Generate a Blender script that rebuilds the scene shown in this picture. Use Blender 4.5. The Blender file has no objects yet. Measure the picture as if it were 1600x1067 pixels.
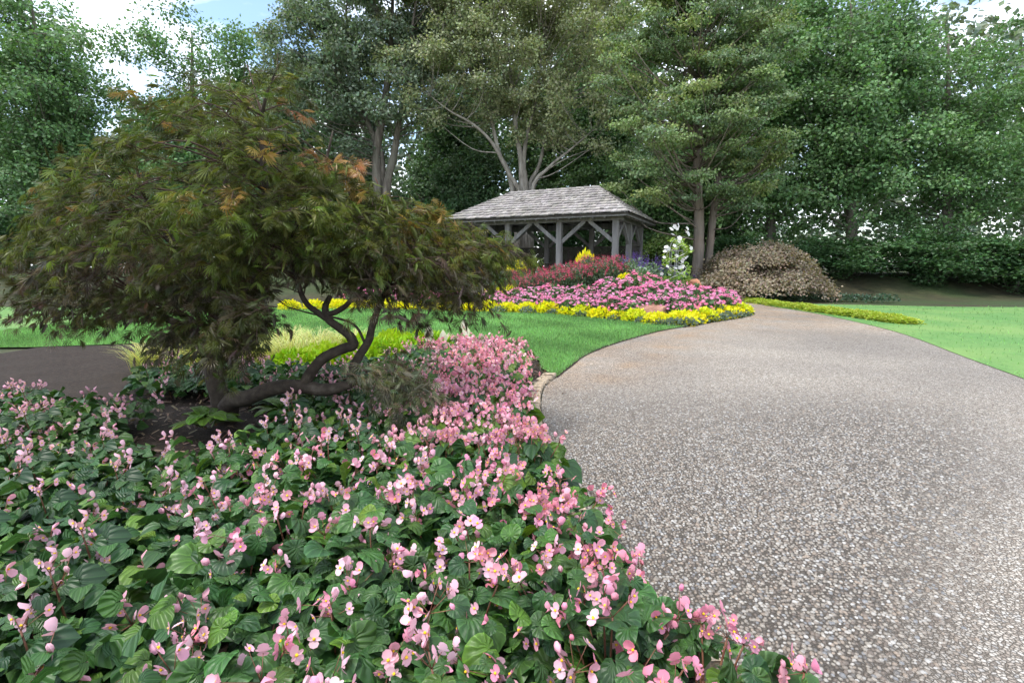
import bpy, math
import numpy as np

# ------------------------------------------------------------------ camera, sky, sun, exposure
scene = bpy.context.scene
COL = scene.collection
R = math.radians
PITCH = R(8.2)
EYE = 1.5
cam_data = bpy.data.cameras.new('camera')
cam_data.lens = 18.02
cam_data.sensor_width = 36.0
cam_data.clip_start = 0.05
cam_data.clip_end = 2000
cam = bpy.data.objects.new('camera', cam_data)
cam.location = (0, 0, EYE)
cam.rotation_euler = (R(90) - PITCH, 0, 0)
COL.objects.link(cam)
scene.camera = cam

SUN_EL, SUN_AZ = 70, 245          # azimuth in degrees, clockwise from +Y: high on the left
world = bpy.data.worlds.new('World')
scene.world = world
world.use_nodes = True
wn = world.node_tree
wn.nodes.clear()
w_out = wn.nodes.new('ShaderNodeOutputWorld')
w_bg = wn.nodes.new('ShaderNodeBackground')
w_bg.inputs['Strength'].default_value = 0.12
w_sky = wn.nodes.new('ShaderNodeTexSky')
w_sky.sky_type = 'NISHITA'
w_sky.sun_disc = False
w_sky.sun_elevation = R(SUN_EL)
w_sky.sun_rotation = R(SUN_AZ)
w_sky.air_density = 1.1
w_sky.ozone_density = 2.0
w_tc = wn.nodes.new('ShaderNodeTexCoord')
w_sep = wn.nodes.new('ShaderNodeSeparateXYZ')
wn.links.new(w_tc.outputs['Generated'], w_sep.inputs[0])
w_add = wn.nodes.new('ShaderNodeMath'); w_add.operation = 'ADD'; w_add.inputs[1].default_value = 0.22
w_max = wn.nodes.new('ShaderNodeMath'); w_max.operation = 'MAXIMUM'; w_max.inputs[1].default_value = 0.05
wn.links.new(w_sep.outputs['Z'], w_add.inputs[0]); wn.links.new(w_add.outputs[0], w_max.inputs[0])
w_dx = wn.nodes.new('ShaderNodeMath'); w_dx.operation = 'DIVIDE'
w_dy = wn.nodes.new('ShaderNodeMath'); w_dy.operation = 'DIVIDE'
wn.links.new(w_sep.outputs['X'], w_dx.inputs[0]); wn.links.new(w_max.outputs[0], w_dx.inputs[1])
wn.links.new(w_sep.outputs['Y'], w_dy.inputs[0]); wn.links.new(w_max.outputs[0], w_dy.inputs[1])
w_cmb = wn.nodes.new('ShaderNodeCombineXYZ')
wn.links.new(w_dx.outputs[0], w_cmb.inputs[0]); wn.links.new(w_dy.outputs[0], w_cmb.inputs[1])
w_cmb.inputs[2].default_value = 5.9
w_noise = wn.nodes.new('ShaderNodeTexNoise')
w_noise.inputs['Scale'].default_value = 1.7
w_noise.inputs['Detail'].default_value = 7
w_noise.inputs['Roughness'].default_value = 0.55
w_noise.inputs['Distortion'].default_value = 0.35
wn.links.new(w_cmb.outputs[0], w_noise.inputs['Vector'])
w_ramp = wn.nodes.new('ShaderNodeValToRGB')
w_ramp.color_ramp.elements[0].position = 0.40
w_ramp.color_ramp.elements[1].position = 0.60
wn.links.new(w_noise.outputs['Fac'], w_ramp.inputs[0])
w_mix = wn.nodes.new('ShaderNodeMix'); w_mix.data_type = 'RGBA'
wn.links.new(w_ramp.outputs[0], w_mix.inputs['Factor'])
wn.links.new(w_sky.outputs[0], w_mix.inputs[6])
w_mix.inputs[7].default_value = (7.6, 7.9, 8.3, 1)
wn.links.new(w_mix.outputs[2], w_bg.inputs['Color'])
wn.links.new(w_bg.outputs[0], w_out.inputs['Surface'])

sun_data = bpy.data.lights.new('sun', 'SUN')
sun_data.energy = 1.5
sun_data.angle = R(13)
sun_data.color = (1.0, 0.955, 0.88)
sun = bpy.data.objects.new('sun', sun_data)
sun.location = (0, 0, 40)
sun.rotation_euler = (R(90 - SUN_EL), 0, R(180 - SUN_AZ))
COL.objects.link(sun)

vs = scene.view_settings
vs.view_transform = 'Standard'
vs.look = 'None'
vs.gamma = 1.0
vs.exposure = 1.42
vs.use_curve_mapping = False
scene.cycles.max_bounces = 4
scene.cycles.diffuse_bounces = 3
scene.cycles.glossy_bounces = 2
scene.cycles.transmission_bounces = 4
scene.cycles.use_adaptive_sampling = True
scene.cycles.adaptive_threshold = 0.02
scene.cycles.use_denoising = True

# ------------------------------------------------------------------ helpers
rng = np.random.default_rng(11)
CP, SP = math.cos(PITCH), math.sin(PITCH)


def ray(px, py):
    u = (px - 800) / 801.0
    v = (533.5 - py) / 801.0
    return np.array([u, CP + v * SP, -SP + v * CP])


def gp(px, py, z=0.0):
    """where the sight line through a photograph point meets the level z"""
    d = ray(px, py)
    t = (z - EYE) / d[2]
    return np.array([d[0] * t, d[1] * t])


def at(px, py, Y):
    """where that sight line reaches distance Y"""
    d = ray(px, py)
    t = Y / d[1]
    return np.array([d[0] * t, Y, EYE + d[2] * t])


def smooth(t):
    t = np.clip(t, 0, 1)
    return t * t * (3 - 2 * t)


def norm(v):
    v = np.asarray(v, float)
    return v / np.maximum(np.linalg.norm(v, axis=-1, keepdims=True), 1e-9)


def inside(poly, P):
    poly = np.asarray(poly, float)
    P = np.asarray(P, float)
    c = np.zeros(len(P), bool)
    j = len(poly) - 1
    for i in range(len(poly)):
        xi, yi = poly[i]
        xj, yj = poly[j]
        if yi != yj:
            hit = ((yi > P[:, 1]) != (yj > P[:, 1])) & (P[:, 0] < (xj - xi) * (P[:, 1] - yi) / (yj - yi) + xi)
            c ^= hit
        j = i
    return c


def edge_dist(poly, P):
    poly = np.asarray(poly, float)
    best = np.full(len(P), 1e9)
    for i in range(len(poly)):
        a, b = poly[i - 1], poly[i]
        ab = b - a
        t = np.clip(((P - a) @ ab) / max(ab @ ab, 1e-9), 0, 1)
        best = np.minimum(best, np.linalg.norm(P - (a + t[:, None] * ab), axis=1))
    return best


def catmull(pts, n=8):
    pts = np.asarray(pts, float)
    P = np.vstack([2 * pts[0] - pts[1], pts, 2 * pts[-1] - pts[-2]])
    out = []
    for i in range(1, len(P) - 2):
        for k in range(n):
            t = k / n
            a, b, c, d = P[i - 1], P[i], P[i + 1], P[i + 2]
            out.append(0.5 * (2 * b + (c - a) * t + (2 * a - 5 * b + 4 * c - d) * t * t + (3 * b - a - 3 * c + d) * t ** 3))
    out.append(pts[-1])
    return np.array(out)


class MB:
    """collects geometry for one mesh"""

    def __init__(self):
        self.V, self.T, self.Q, self.tm, self.qm, self.C, self.U = [], [], [], [], [], [], []
        self.n = 0

    def add(self, V, T=None, Q=None, mat=0, col=(1, 1, 1), uv=None):
        V = np.asarray(V, float).reshape(-1, 3)
        col = np.asarray(col, float)
        if col.ndim == 1:
            col = np.tile(col, (len(V), 1))
        self.V.append(V)
        self.C.append(col)
        self.U.append(np.zeros((len(V), 2)) if uv is None else np.asarray(uv, float))
        if T is not None and len(T):
            T = np.asarray(T, int).reshape(-1, 3)
            self.T.append(T + self.n)
            self.tm.append(np.full(len(T), mat) if np.isscalar(mat) else mat)
        if Q is not None and len(Q):
            Q = np.asarray(Q, int).reshape(-1, 4)
            self.Q.append(Q + self.n)
            self.qm.append(np.full(len(Q), mat if np.isscalar(mat) else 0))
        self.n += len(V)
        return self

    def mesh(self, name, mats, smooth_=False):
        V = np.vstack(self.V)
        T = np.vstack(self.T) if self.T else np.zeros((0, 3), int)
        Q = np.vstack(self.Q) if self.Q else np.zeros((0, 4), int)
        me = bpy.data.meshes.new(name)
        me.vertices.add(len(V))
        me.vertices.foreach_set('co', V.astype(np.float32).ravel())
        idx = np.concatenate([T.ravel(), Q.ravel()]).astype(np.int32)
        me.loops.add(len(idx))
        me.loops.foreach_set('vertex_index', idx)
        starts = np.concatenate([np.arange(len(T)) * 3, len(T) * 3 + np.arange(len(Q)) * 4]).astype(np.int32)
        me.polygons.add(len(starts))
        me.polygons.foreach_set('loop_start', starts)
        mi = np.concatenate(self.tm + self.qm).astype(np.int32)
        me.polygons.foreach_set('material_index', mi)
        me.polygons.foreach_set('use_smooth', np.full(len(starts), bool(smooth_)))
        for m in (mats if isinstance(mats, (list, tuple)) else [mats]):
            me.materials.append(m)
        a = me.attributes.new('Col', 'FLOAT_COLOR', 'POINT')
        C = np.ones((len(V), 4), np.float32)
        C[:, :3] = np.vstack(self.C)
        a.data.foreach_set('color', C.ravel())
        U = np.vstack(self.U)
        uvl = me.uv_layers.new(name='UVMap')
        uvl.data.foreach_set('uv', U[idx].astype(np.float32).ravel())
        me.update(calc_edges=True)
        return me

    def build(self, name, mats, parent=None, smooth_=False, loc=None, kind=None):
        return put(name, self.mesh(name, mats, smooth_), parent, loc, kind)


def put(name, me, parent=None, loc=None, kind=None):
    o = bpy.data.objects.new(name, me)
    COL.objects.link(o)
    if parent is not None:
        o.parent = parent
    if loc is not None:
        o.location = loc
    if kind:
        o['kind'] = kind
    return o


def tag(o, label, cat, group=None):
    o['label'] = label
    o['category'] = cat
    if group:
        o['group'] = group
    return o


def thing(name, label, cat, loc=(0, 0, 0), rz=0.0, group=None, scale=None):
    o = bpy.data.objects.new(name, None)
    o.empty_display_size = 0.1
    COL.objects.link(o)
    o.location = loc
    o.rotation_euler = (0, 0, rz)
    if scale is not None:
        o.scale = scale if not np.isscalar(scale) else (scale,) * 3
    return tag(o, label, cat, group)


def copy_tree(o, loc, rz, scale, label, group):
    c = o.copy()
    COL.objects.link(c)
    c.location = loc
    c.rotation_euler = (0, 0, rz)
    c.scale = (scale,) * 3 if np.isscalar(scale) else scale
    c['label'] = label
    c['group'] = group
    for ch in KIDS.get(o.name, []):
        d = ch.copy()
        COL.objects.link(d)
        d.parent = c
    return c


KIDS = {}

BOXQ = np.array([[0, 3, 2, 1], [4, 5, 6, 7], [0, 1, 5, 4], [1, 2, 6, 5], [2, 3, 7, 6], [3, 0, 4, 7]])


def box(x0, x1, y0, y1, z0, z1):
    V = np.array([[x0, y0, z0], [x1, y0, z0], [x1, y1, z0], [x0, y1, z0], [x0, y0, z1], [x1, y0, z1], [x1, y1, z1], [x0, y1, z1]], float)
    return V, None, BOXQ


def bar(p0, p1, w, h, up=(0, 0, 1)):
    p0, p1 = np.asarray(p0, float), np.asarray(p1, float)
    d = norm(p1 - p0)
    s = norm(np.cross(d, up))
    u = np.cross(s, d)
    V = [p + a * s * w / 2 + b * u * h / 2 for p in (p0, p1) for a, b in ((-1, -1), (1, -1), (1, 1), (-1, 1))]
    return np.array(V), None, BOXQ


def tube(pts, rad, n=7, wob=0.0):
    pts = np.asarray(pts, float)
    m = len(pts)
    rad = np.interp(np.linspace(0, 1, m), np.linspace(0, 1, len(np.atleast_1d(rad))), np.atleast_1d(rad))
    tan = norm(np.gradient(pts, axis=0))
    ref = np.array([0, 0, 1.0]) if abs(tan[0, 2]) < 0.9 else np.array([1.0, 0, 0])
    x = norm(np.cross(tan[0], ref))
    V = []
    ang = np.arange(n) * 2 * math.pi / n
    for i in range(m):
        x = norm(x - tan[i] * (x @ tan[i]))
        y = np.cross(tan[i], x)
        r = rad[i] * (1 + wob * (rng.random(n) - 0.5)) if wob else np.full(n, rad[i])
        V.append(pts[i] + (np.cos(ang) * r)[:, None] * x + (np.sin(ang) * r)[:, None] * y)
    V = np.vstack(V)
    i = np.arange(m - 1)[:, None] * n
    k = np.arange(n)[None, :]
    k2 = (k + 1) % n
    Q = np.stack([i + k, i + k2, i + n + k2, i + n + k], -1).reshape(-1, 4)
    V = np.vstack([V, pts[0], pts[-1]])
    a, b = len(V) - 2, len(V) - 1
    T = np.vstack([[a, (j + 1) % n, j] for j in range(n)] + [[b, (m - 1) * n + j, (m - 1) * n + (j + 1) % n] for j in range(n)])
    return V, T, Q


def frames(d, nrm):
    """rotation matrices with local y along d and local z near nrm"""
    y = norm(d)
    x = norm(np.cross(y, nrm))
    z = np.cross(x, y)
    return np.stack([x, y, z], -1)


def stamp(mb, proto, pos, Rm, scale, col=None, mat=0):
    pV, pT = proto[0], proto[1]
    N = len(pos)
    if N == 0:
        return
    scale = np.broadcast_to(np.asarray(scale, float).reshape(-1, 1) if np.ndim(scale) < 2 else scale, (N, 3) if np.ndim(scale) == 2 else (N, 1))
    P = pV[None] * scale[:, None, :]
    V = np.einsum('nij,nkj->nki', Rm, P) + np.asarray(pos)[:, None, :]
    nv = len(pV)
    T = (pT[None] + (np.arange(N) * nv)[:, None, None]).reshape(-1, 3)
    pm = proto[3] if len(proto) > 3 and proto[3] is not None else None
    c = (1, 1, 1) if col is None else np.repeat(np.broadcast_to(col, (N, 3)), nv, 0)
    uv = np.tile(proto[2], (N, 1)) if len(proto) > 2 and proto[2] is not None else None
    mb.add(V.reshape(-1, 3), T, None, mat if pm is None else np.tile(pm, N), c, uv)


def rdir(n):
    return norm(rng.normal(size=(n, 3)))


def jitter(base, n, dv=0.25, dh=0.08):
    """per-leaf colours round a base colour"""
    b = np.asarray(base, float)
    c = b[None] * (1 + dv * (rng.random((n, 1)) * 2 - 1)) * (1 + dh * rng.normal(size=(n, 3)))
    return np.clip(c, 0.001, 0.95)


def quads_to_tris(V, T, Q):
    Q = np.asarray(Q)
    t = np.vstack([Q[:, [0, 1, 2]], Q[:, [0, 2, 3]]])
    return t if T is None else np.vstack([T, t])


# ------------------------------------------------------------------ materials
def new_mat(name):
    m = bpy.data.materials.new(name)
    m.use_nodes = True
    nt = m.node_tree
    nt.nodes.clear()
    out = nt.nodes.new('ShaderNodeOutputMaterial')
    return m, nt, out


def N_(nt, kind, **kw):
    n = nt.nodes.new('ShaderNode' + kind)
    for k, v in kw.items():
        if k in n.inputs:
            n.inputs[k].default_value = v
        else:
            setattr(n, k, v)
    return n


def ramp(nt, fac, stops):
    r = nt.nodes.new('ShaderNodeValToRGB')
    while len(r.color_ramp.elements) < len(stops):
        r.color_ramp.elements.new(0.5)
    for e, (p, c) in zip(r.color_ramp.elements, stops):
        e.position = p
        e.color = (*c, 1) if len(c) == 3 else c
    nt.links.new(fac, r.inputs[0])
    return r.outputs[0]


def mixc(nt, a, b, fac, mode='MIX'):
    m = nt.nodes.new('ShaderNodeMix')
    m.data_type = 'RGBA'
    m.blend_type = mode
    for s, v in ((m.inputs[6], a), (m.inputs[7], b), (m.inputs['Factor'], fac)):
        if hasattr(v, 'is_linked') or hasattr(v, 'links'):
            nt.links.new(v, s)
        elif np.isscalar(v):
            s.default_value = v
        else:
            s.default_value = (*v, 1)
    return m.outputs[2]


def leaf_mat(name, tint=(1, 1, 1), rough=0.5, trans=0.3, spec=0.35, tcol=(1.25, 1.3, 0.6), obj_var=0.0, veins=None, bump=0.0):
    m, nt, out = new_mat(name)
    at_ = N_(nt, 'Attribute', attribute_name='Col')
    c = mixc(nt, at_.outputs['Color'], tint, 1.0, 'MULTIPLY')
    if obj_var:
        oi = N_(nt, 'ObjectInfo')
        hs = N_(nt, 'HueSaturation')
        mr = N_(nt, 'MapRange'); mr.inputs[3].default_value = 1 - obj_var; mr.inputs[4].default_value = 1 + obj_var
        nt.links.new(oi.outputs['Random'], mr.inputs[0])
        nt.links.new(mr.outputs[0], hs.inputs['Value'])
        mr2 = N_(nt, 'MapRange'); mr2.inputs[3].default_value = 0.485; mr2.inputs[4].default_value = 0.515
        w = N_(nt, 'Math', operation='FRACT')
        w0 = N_(nt, 'Math', operation='MULTIPLY'); w0.inputs[1].default_value = 17.3
        nt.links.new(oi.outputs['Random'], w0.inputs[0]); nt.links.new(w0.outputs[0], w.inputs[0])
        nt.links.new(w.outputs[0], mr2.inputs[0]); nt.links.new(mr2.outputs[0], hs.inputs['Hue'])
        nt.links.new(c, hs.inputs['Color'])
        c = hs.outputs[0]
    p = N_(nt, 'BsdfPrincipled')
    p.inputs['Roughness'].default_value = rough
    p.inputs['Specular IOR Level'].default_value = spec
    if veins:
        uv = N_(nt, 'UVMap')
        sx = N_(nt, 'SeparateXYZ'); nt.links.new(uv.outputs[0], sx.inputs[0])
        k = N_(nt, 'Math', operation='MULTIPLY'); k.inputs[1].default_value = veins
        nt.links.new(sx.outputs['X'], k.inputs[0])
        co = N_(nt, 'Math', operation='COSINE'); nt.links.new(k.outputs[0], co.inputs[0])
        vr = ramp(nt, co.outputs[0], [(0.86, (0, 0, 0)), (0.985, (1, 1, 1))])
        nz = N_(nt, 'TexNoise', Scale=30.0, Detail=3.0)
        tc = N_(nt, 'TexCoord'); nt.links.new(tc.outputs['Object'], nz.inputs['Vector'])
        c = mixc(nt, c, mixc(nt, c, (1.5, 1.5, 1.3), 1.0, 'MULTIPLY'), vr)
        c = mixc(nt, c, mixc(nt, c, (0.6, 0.66, 0.6), 1.0, 'MULTIPLY'), nz.outputs['Fac'])
        bp = N_(nt, 'Bump', Strength=0.42, Distance=0.005)
        nt.links.new(co.outputs[0], bp.inputs['Height'])
        nt.links.new(bp.outputs[0], p.inputs['Normal'])
    nt.links.new(c, p.inputs['Base Color'])
    t = N_(nt, 'BsdfTranslucent')
    tc_ = mixc(nt, c, tcol, 1.0, 'MULTIPLY')
    nt.links.new(tc_, t.inputs['Color'])
    mx = N_(nt, 'MixShader')
    mx.inputs[0].default_value = trans
    nt.links.new(p.outputs[0], mx.inputs[1])
    nt.links.new(t.outputs[0], mx.inputs[2])
    nt.links.new(mx.outputs[0], out.inputs['Surface'])
    return m


def noise_mat(name, stops, scale=4.0, rough=0.85, bump=0.3, dist=0.02, stretch=(1, 1, 1), detail=6.0, attr=False, coord='Object', second=None, bscale=None, spec=0.3):
    m, nt, out = new_mat(name)
    tc = N_(nt, 'TexCoord')
    mp = N_(nt, 'Mapping'); mp.inputs['Scale'].default_value = stretch
    nt.links.new(tc.outputs[coord], mp.inputs[0])
    nz = N_(nt, 'TexNoise', Scale=scale, Detail=detail, Roughness=0.6)
    nt.links.new(mp.outputs[0], nz.inputs['Vector'])
    c = ramp(nt, nz.outputs['Fac'], stops)
    if second:
        n2 = N_(nt, 'TexNoise', Scale=second[0], Detail=4.0)
        nt.links.new(tc.outputs[coord], n2.inputs['Vector'])
        f = ramp(nt, n2.outputs['Fac'], [(0.42, (0, 0, 0)), (0.68, (1, 1, 1))])
        c = mixc(nt, c, second[1], f)
    if attr:
        at_ = N_(nt, 'Attribute', attribute_name='Col')
        c = mixc(nt, c, at_.outputs['Color'], 1.0, 'MULTIPLY')
    p = N_(nt, 'BsdfPrincipled')
    p.inputs['Roughness'].default_value = rough
    p.inputs['Specular IOR Level'].default_value = spec
    nt.links.new(c, p.inputs['Base Color'])
    n3 = N_(nt, 'TexNoise', Scale=bscale or scale * 3, Detail=6.0)
    nt.links.new(mp.outputs[0], n3.inputs['Vector'])
    bp = N_(nt, 'Bump', Strength=bump, Distance=dist)
    nt.links.new(n3.outputs['Fac'], bp.inputs['Height'])
    nt.links.new(bp.outputs[0], p.inputs['Normal'])
    nt.links.new(p.outputs[0], out.inputs['Surface'])
    return m


def path_mat():
    m, nt, out = new_mat('exposed_aggregate')
    tc = N_(nt, 'TexCoord')
    dn = N_(nt, 'TexNoise', Scale=45.0, Detail=2.0)
    nt.links.new(tc.outputs['Object'], dn.inputs['Vector'])
    vo = N_(nt, 'TexVoronoi', Scale=62.0)
    nt.links.new(tc.outputs['Object'], vo.inputs['Vector'])
    ve = N_(nt, 'TexVoronoi', Scale=62.0, feature='DISTANCE_TO_EDGE')
    nt.links.new(tc.outputs['Object'], ve.inputs['Vector'])
    sx = N_(nt, 'SeparateColor'); nt.links.new(vo.outputs['Color'], sx.inputs[0])
    stone = ramp(nt, sx.outputs[0], [(0.0, (0.24, 0.20, 0.165)), (0.3, (0.40, 0.345, 0.29)), (0.6, (0.54, 0.485, 0.42)), (0.85, (0.68, 0.635, 0.57)), (1.0, (0.36, 0.345, 0.33))])
    edge = ramp(nt, ve.outputs['Distance'], [(0.02, (1, 1, 1)), (0.16, (0, 0, 0))])
    c = mixc(nt, stone, (0.10, 0.085, 0.068), edge)
    at0 = N_(nt, 'Attribute', attribute_name='Col')
    s0 = N_(nt, 'SeparateColor'); nt.links.new(at0.outputs['Color'], s0.inputs[0])
    c = mixc(nt, c, (0.075, 0.064, 0.052), s0.outputs[1])
    # worn and rusty drifts
    n1 = N_(nt, 'TexNoise', Scale=0.35, Detail=5.0); nt.links.new(tc.outputs['Object'], n1.inputs['Vector'])
    f1 = ramp(nt, n1.outputs['Fac'], [(0.35, (0.74, 0.74, 0.75)), (0.7, (1.08, 1.07, 1.05))])
    c = mixc(nt, c, f1, 1.0, 'MULTIPLY')
    # orange clay stain along the lawn edge
    at_ = N_(nt, 'Attribute', attribute_name='Col')
    sc = N_(nt, 'SeparateColor'); nt.links.new(at_.outputs['Color'], sc.inputs[0])
    n2 = N_(nt, 'TexNoise', Scale=1.3, Detail=5.0); nt.links.new(tc.outputs['Object'], n2.inputs['Vector'])
    f2 = ramp(nt, n2.outputs['Fac'], [(0.32, (0, 0, 0)), (0.62, (1, 1, 1))])
    mm = N_(nt, 'Math', operation='MULTIPLY'); nt.links.new(sc.outputs[0], mm.inputs[0]); nt.links.new(f2, mm.inputs[1])
    c = mixc(nt, c, mixc(nt, c, (1.16, 0.92, 0.70), 1.0, 'MULTIPLY'), mm.outputs[0])
    p = N_(nt, 'BsdfPrincipled'); p.inputs['Roughness'].default_value = 0.7; p.inputs['Specular IOR Level'].default_value = 0.35
    nt.links.new(c, p.inputs['Base Color'])
    hr = ramp(nt, ve.outputs['Distance'], [(0.0, (0, 0, 0)), (0.3, (1, 1, 1))])
    bp = N_(nt, 'Bump', Strength=0.9, Distance=0.007)
    nt.links.new(hr, bp.inputs['Height']); nt.links.new(bp.outputs[0], p.inputs['Normal'])
    nt.links.new(p.outputs[0], out.inputs['Surface'])
    return m


M = {}
M['soil'] = noise_mat('mulch', [(0.3, (0.013, 0.009, 0.007)), (0.55, (0.034, 0.023, 0.016)), (0.75, (0.075, 0.052, 0.037))], scale=24, bump=0.9, dist=0.03)
M['forest'] = noise_mat('woodland_floor', [(0.3, (0.022, 0.024, 0.012)), (0.55, (0.05, 0.045, 0.022)), (0.75, (0.085, 0.075, 0.038))], scale=1.6, bump=0.8, dist=0.1, second=(0.25, (0.035, 0.06, 0.018)))
M['turf'] = noise_mat('turf', [(0.3, (0.075, 0.175, 0.045)), (0.6, (0.11, 0.245, 0.068)), (0.8, (0.14, 0.28, 0.08))], scale=9, bump=0.8, dist=0.03, second=(0.45, (0.165, 0.275, 0.08)))
M['path'] = path_mat()
M['pebble'] = noise_mat('pebble', [(0.25, (0.75, 0.75, 0.75)), (0.75, (1.2, 1.2, 1.2))], scale=60, attr=True, rough=0.55, bump=0.15, dist=0.002, spec=0.45)
M['sandstone'] = noise_mat('sandstone', [(0.3, (0.30, 0.22, 0.145)), (0.55, (0.46, 0.36, 0.25)), (0.75, (0.56, 0.47, 0.35))], scale=9, bump=0.5, dist=0.01, second=(5, (0.24, 0.21, 0.17)))
M['boulder'] = noise_mat('red_boulder', [(0.3, (0.17, 0.085, 0.06)), (0.55, (0.33, 0.17, 0.12)), (0.8, (0.46, 0.29, 0.22))], scale=4, bump=0.8, dist=0.04)
M['orange_rock'] = noise_mat('orange_rock', [(0.3, (0.38, 0.15, 0.08)), (0.6, (0.55, 0.26, 0.15)), (0.8, (0.62, 0.38, 0.25))], scale=4, bump=0.8, dist=0.04)
M['bark'] = noise_mat('grey_bark', [(0.3, (0.075, 0.062, 0.052)), (0.55, (0.17, 0.145, 0.12)), (0.75, (0.27, 0.24, 0.205))], scale=5, stretch=(1, 1, 0.22), bump=1.0, dist=0.05, second=(0.8, (0.16, 0.15, 0.12)))
M['palebark'] = noise_mat('pale_bark', [(0.3, (0.15, 0.13, 0.105)), (0.55, (0.31, 0.28, 0.24)), (0.75, (0.47, 0.44, 0.39))], scale=4, stretch=(1, 1, 0.3), bump=0.8, dist=0.04)
M['tanbark'] = noise_mat('tan_bark', [(0.3, (0.12, 0.10, 0.082)), (0.55, (0.21, 0.178, 0.148)), (0.75, (0.30, 0.262, 0.222))], scale=4, stretch=(1, 1, 0.2), bump=0.8, dist=0.04, second=(0.9, (0.20, 0.15, 0.115)))
M['maplebark'] = noise_mat('maple_bark', [(0.3, (0.03, 0.022, 0.017)), (0.55, (0.06, 0.046, 0.034)), (0.75, (0.11, 0.09, 0.07))], scale=14, stretch=(1, 1, 1), bump=0.7, dist=0.01)
M['twig'] = noise_mat('maple_twig', [(0.3, (0.045, 0.026, 0.020)), (0.7, (0.10, 0.06, 0.045))], scale=20, bump=0.2, dist=0.005)
M['wood'] = noise_mat('weathered_timber', [(0.3, (0.13, 0.122, 0.118)), (0.55, (0.20, 0.19, 0.185)), (0.75, (0.28, 0.268, 0.262))], scale=6, stretch=(1, 1, 0.12), bump=0.5, dist=0.01)
M['deckwood'] = noise_mat('roof_boards', [(0.3, (0.05, 0.042, 0.035)), (0.7, (0.10, 0.088, 0.075))], scale=6, bump=0.4, dist=0.01)
M['lattice'] = noise_mat('dark_lattice', [(0.3, (0.05, 0.042, 0.035)), (0.7, (0.10, 0.09, 0.078))], scale=6, bump=0.3, dist=0.01)
M['shingle'] = noise_mat('cedar_shake', [(0.25, (0.55, 0.53, 0.52)), (0.55, (0.9, 0.88, 0.87)), (0.8, (1.15, 1.13, 1.12))], scale=7, stretch=(1, 1, 1), bump=0.7, dist=0.015, attr=True, second=(1.2, (0.62, 0.60, 0.58)))
M['metal'] = noise_mat('galvanised_rod', [(0.3, (0.30, 0.31, 0.31)), (0.7, (0.45, 0.46, 0.46))], scale=10, rough=0.4, bump=0.1, dist=0.002)
M['stonegrey'] = noise_mat('grey_stone', [(0.3, (0.28, 0.28, 0.28)), (0.7, (0.5, 0.5, 0.49))], scale=9, bump=0.5, dist=0.01)
M['leaf'] = leaf_mat('tree_leaf', rough=0.5, trans=0.28, spec=0.35, tcol=(1.2, 1.35, 0.6))
M['mapleleaf'] = leaf_mat('maple_leaf', rough=0.42, trans=0.36, spec=0.4, tcol=(1.2, 1.28, 0.5))
M['plantleaf'] = leaf_mat('plant_leaf', rough=0.5, trans=0.25)
M['goldleaf'] = leaf_mat('golden_leaf', rough=0.55, trans=0.3, tcol=(1.15, 1.15, 0.6))
M['petal'] = leaf_mat('petal', rough=0.6, trans=0.3, spec=0.2, tcol=(1.1, 0.95, 0.95))
M['grass'] = leaf_mat('grass_blade', rough=0.6, trans=0.3, spec=0.2)
M['begleaf'] = leaf_mat('begonia_leaf', rough=0.42, trans=0.2, spec=0.35, obj_var=0.22, veins=11.0)
M['begpetal'] = leaf_mat('begonia_petal', rough=0.5, trans=0.25, spec=0.25, tcol=(1.1, 0.9, 0.95), obj_var=0.06)
M['pollen'] = leaf_mat('pollen', tint=(1, 1, 1), rough=0.7, trans=0.0)
M['begstem'] = noise_mat('begonia_stem', [(0.3, (0.12, 0.045, 0.03)), (0.7, (0.25, 0.12, 0.07))], scale=30, bump=0.1, dist=0.002, rough=0.4)
M['caladium'] = leaf_mat('caladium_leaf', rough=0.5, trans=0.3, spec=0.3, tcol=(1.1, 1.05, 0.9))

# ------------------------------------------------------------------ ground, path, lawn
BX = np.array([-30, -12, -6, -3.6, -1.3, 1.25, 2.3, 3.2, 4.0, 4.5, 5.6, 7.2, 7.8, 9, 40])
BY = np.array([20, 19.5, 18.8, 18.2, 17.4, 16.6, 15.4, 14.3, 13.2, 13.3, 14.5, 16.0, 17.2, 19, 20])


def border(x):
    return np.interp(x, BX, BY)


def terrain(x, y):
    x, y = np.asarray(x, float), np.asarray(y, float)
    d = y - border(x)
    fx = 1 - smooth((x - 6.8) / 2.2) * (1 - smooth((y - 24.5) / 6))
    return 1.2 * smooth(d / 9.0) * fx


def grid_sheet(xs, ys, zf, off=0.0):
    X, Y = np.meshgrid(xs, ys)
    V = np.stack([X, Y, zf(X, Y) + off], -1).reshape(-1, 3)
    nx, ny = len(xs), len(ys)
    i = (np.arange(ny - 1)[:, None] * nx + np.arange(nx - 1)[None]).ravel()
    return V, np.stack([i, i + 1, i + nx + 1, i + nx], -1)


xs = np.concatenate([[-400, -200, -110], np.arange(-70, -16, 3), np.arange(-16, 18, 0.5), np.arange(18, 72, 3), [110, 200, 400]])
ys = np.concatenate([[-40, -15, -5], np.arange(-2, 34, 0.5), np.arange(34, 80, 3), [110, 200, 400, 700]])
V, Q = grid_sheet(xs, ys, terrain, -0.02)
mb = MB(); mb.add(V, None, Q)
g = mb.build('ground', M['forest'], smooth_=True); g['kind'] = 'structure'


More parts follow.
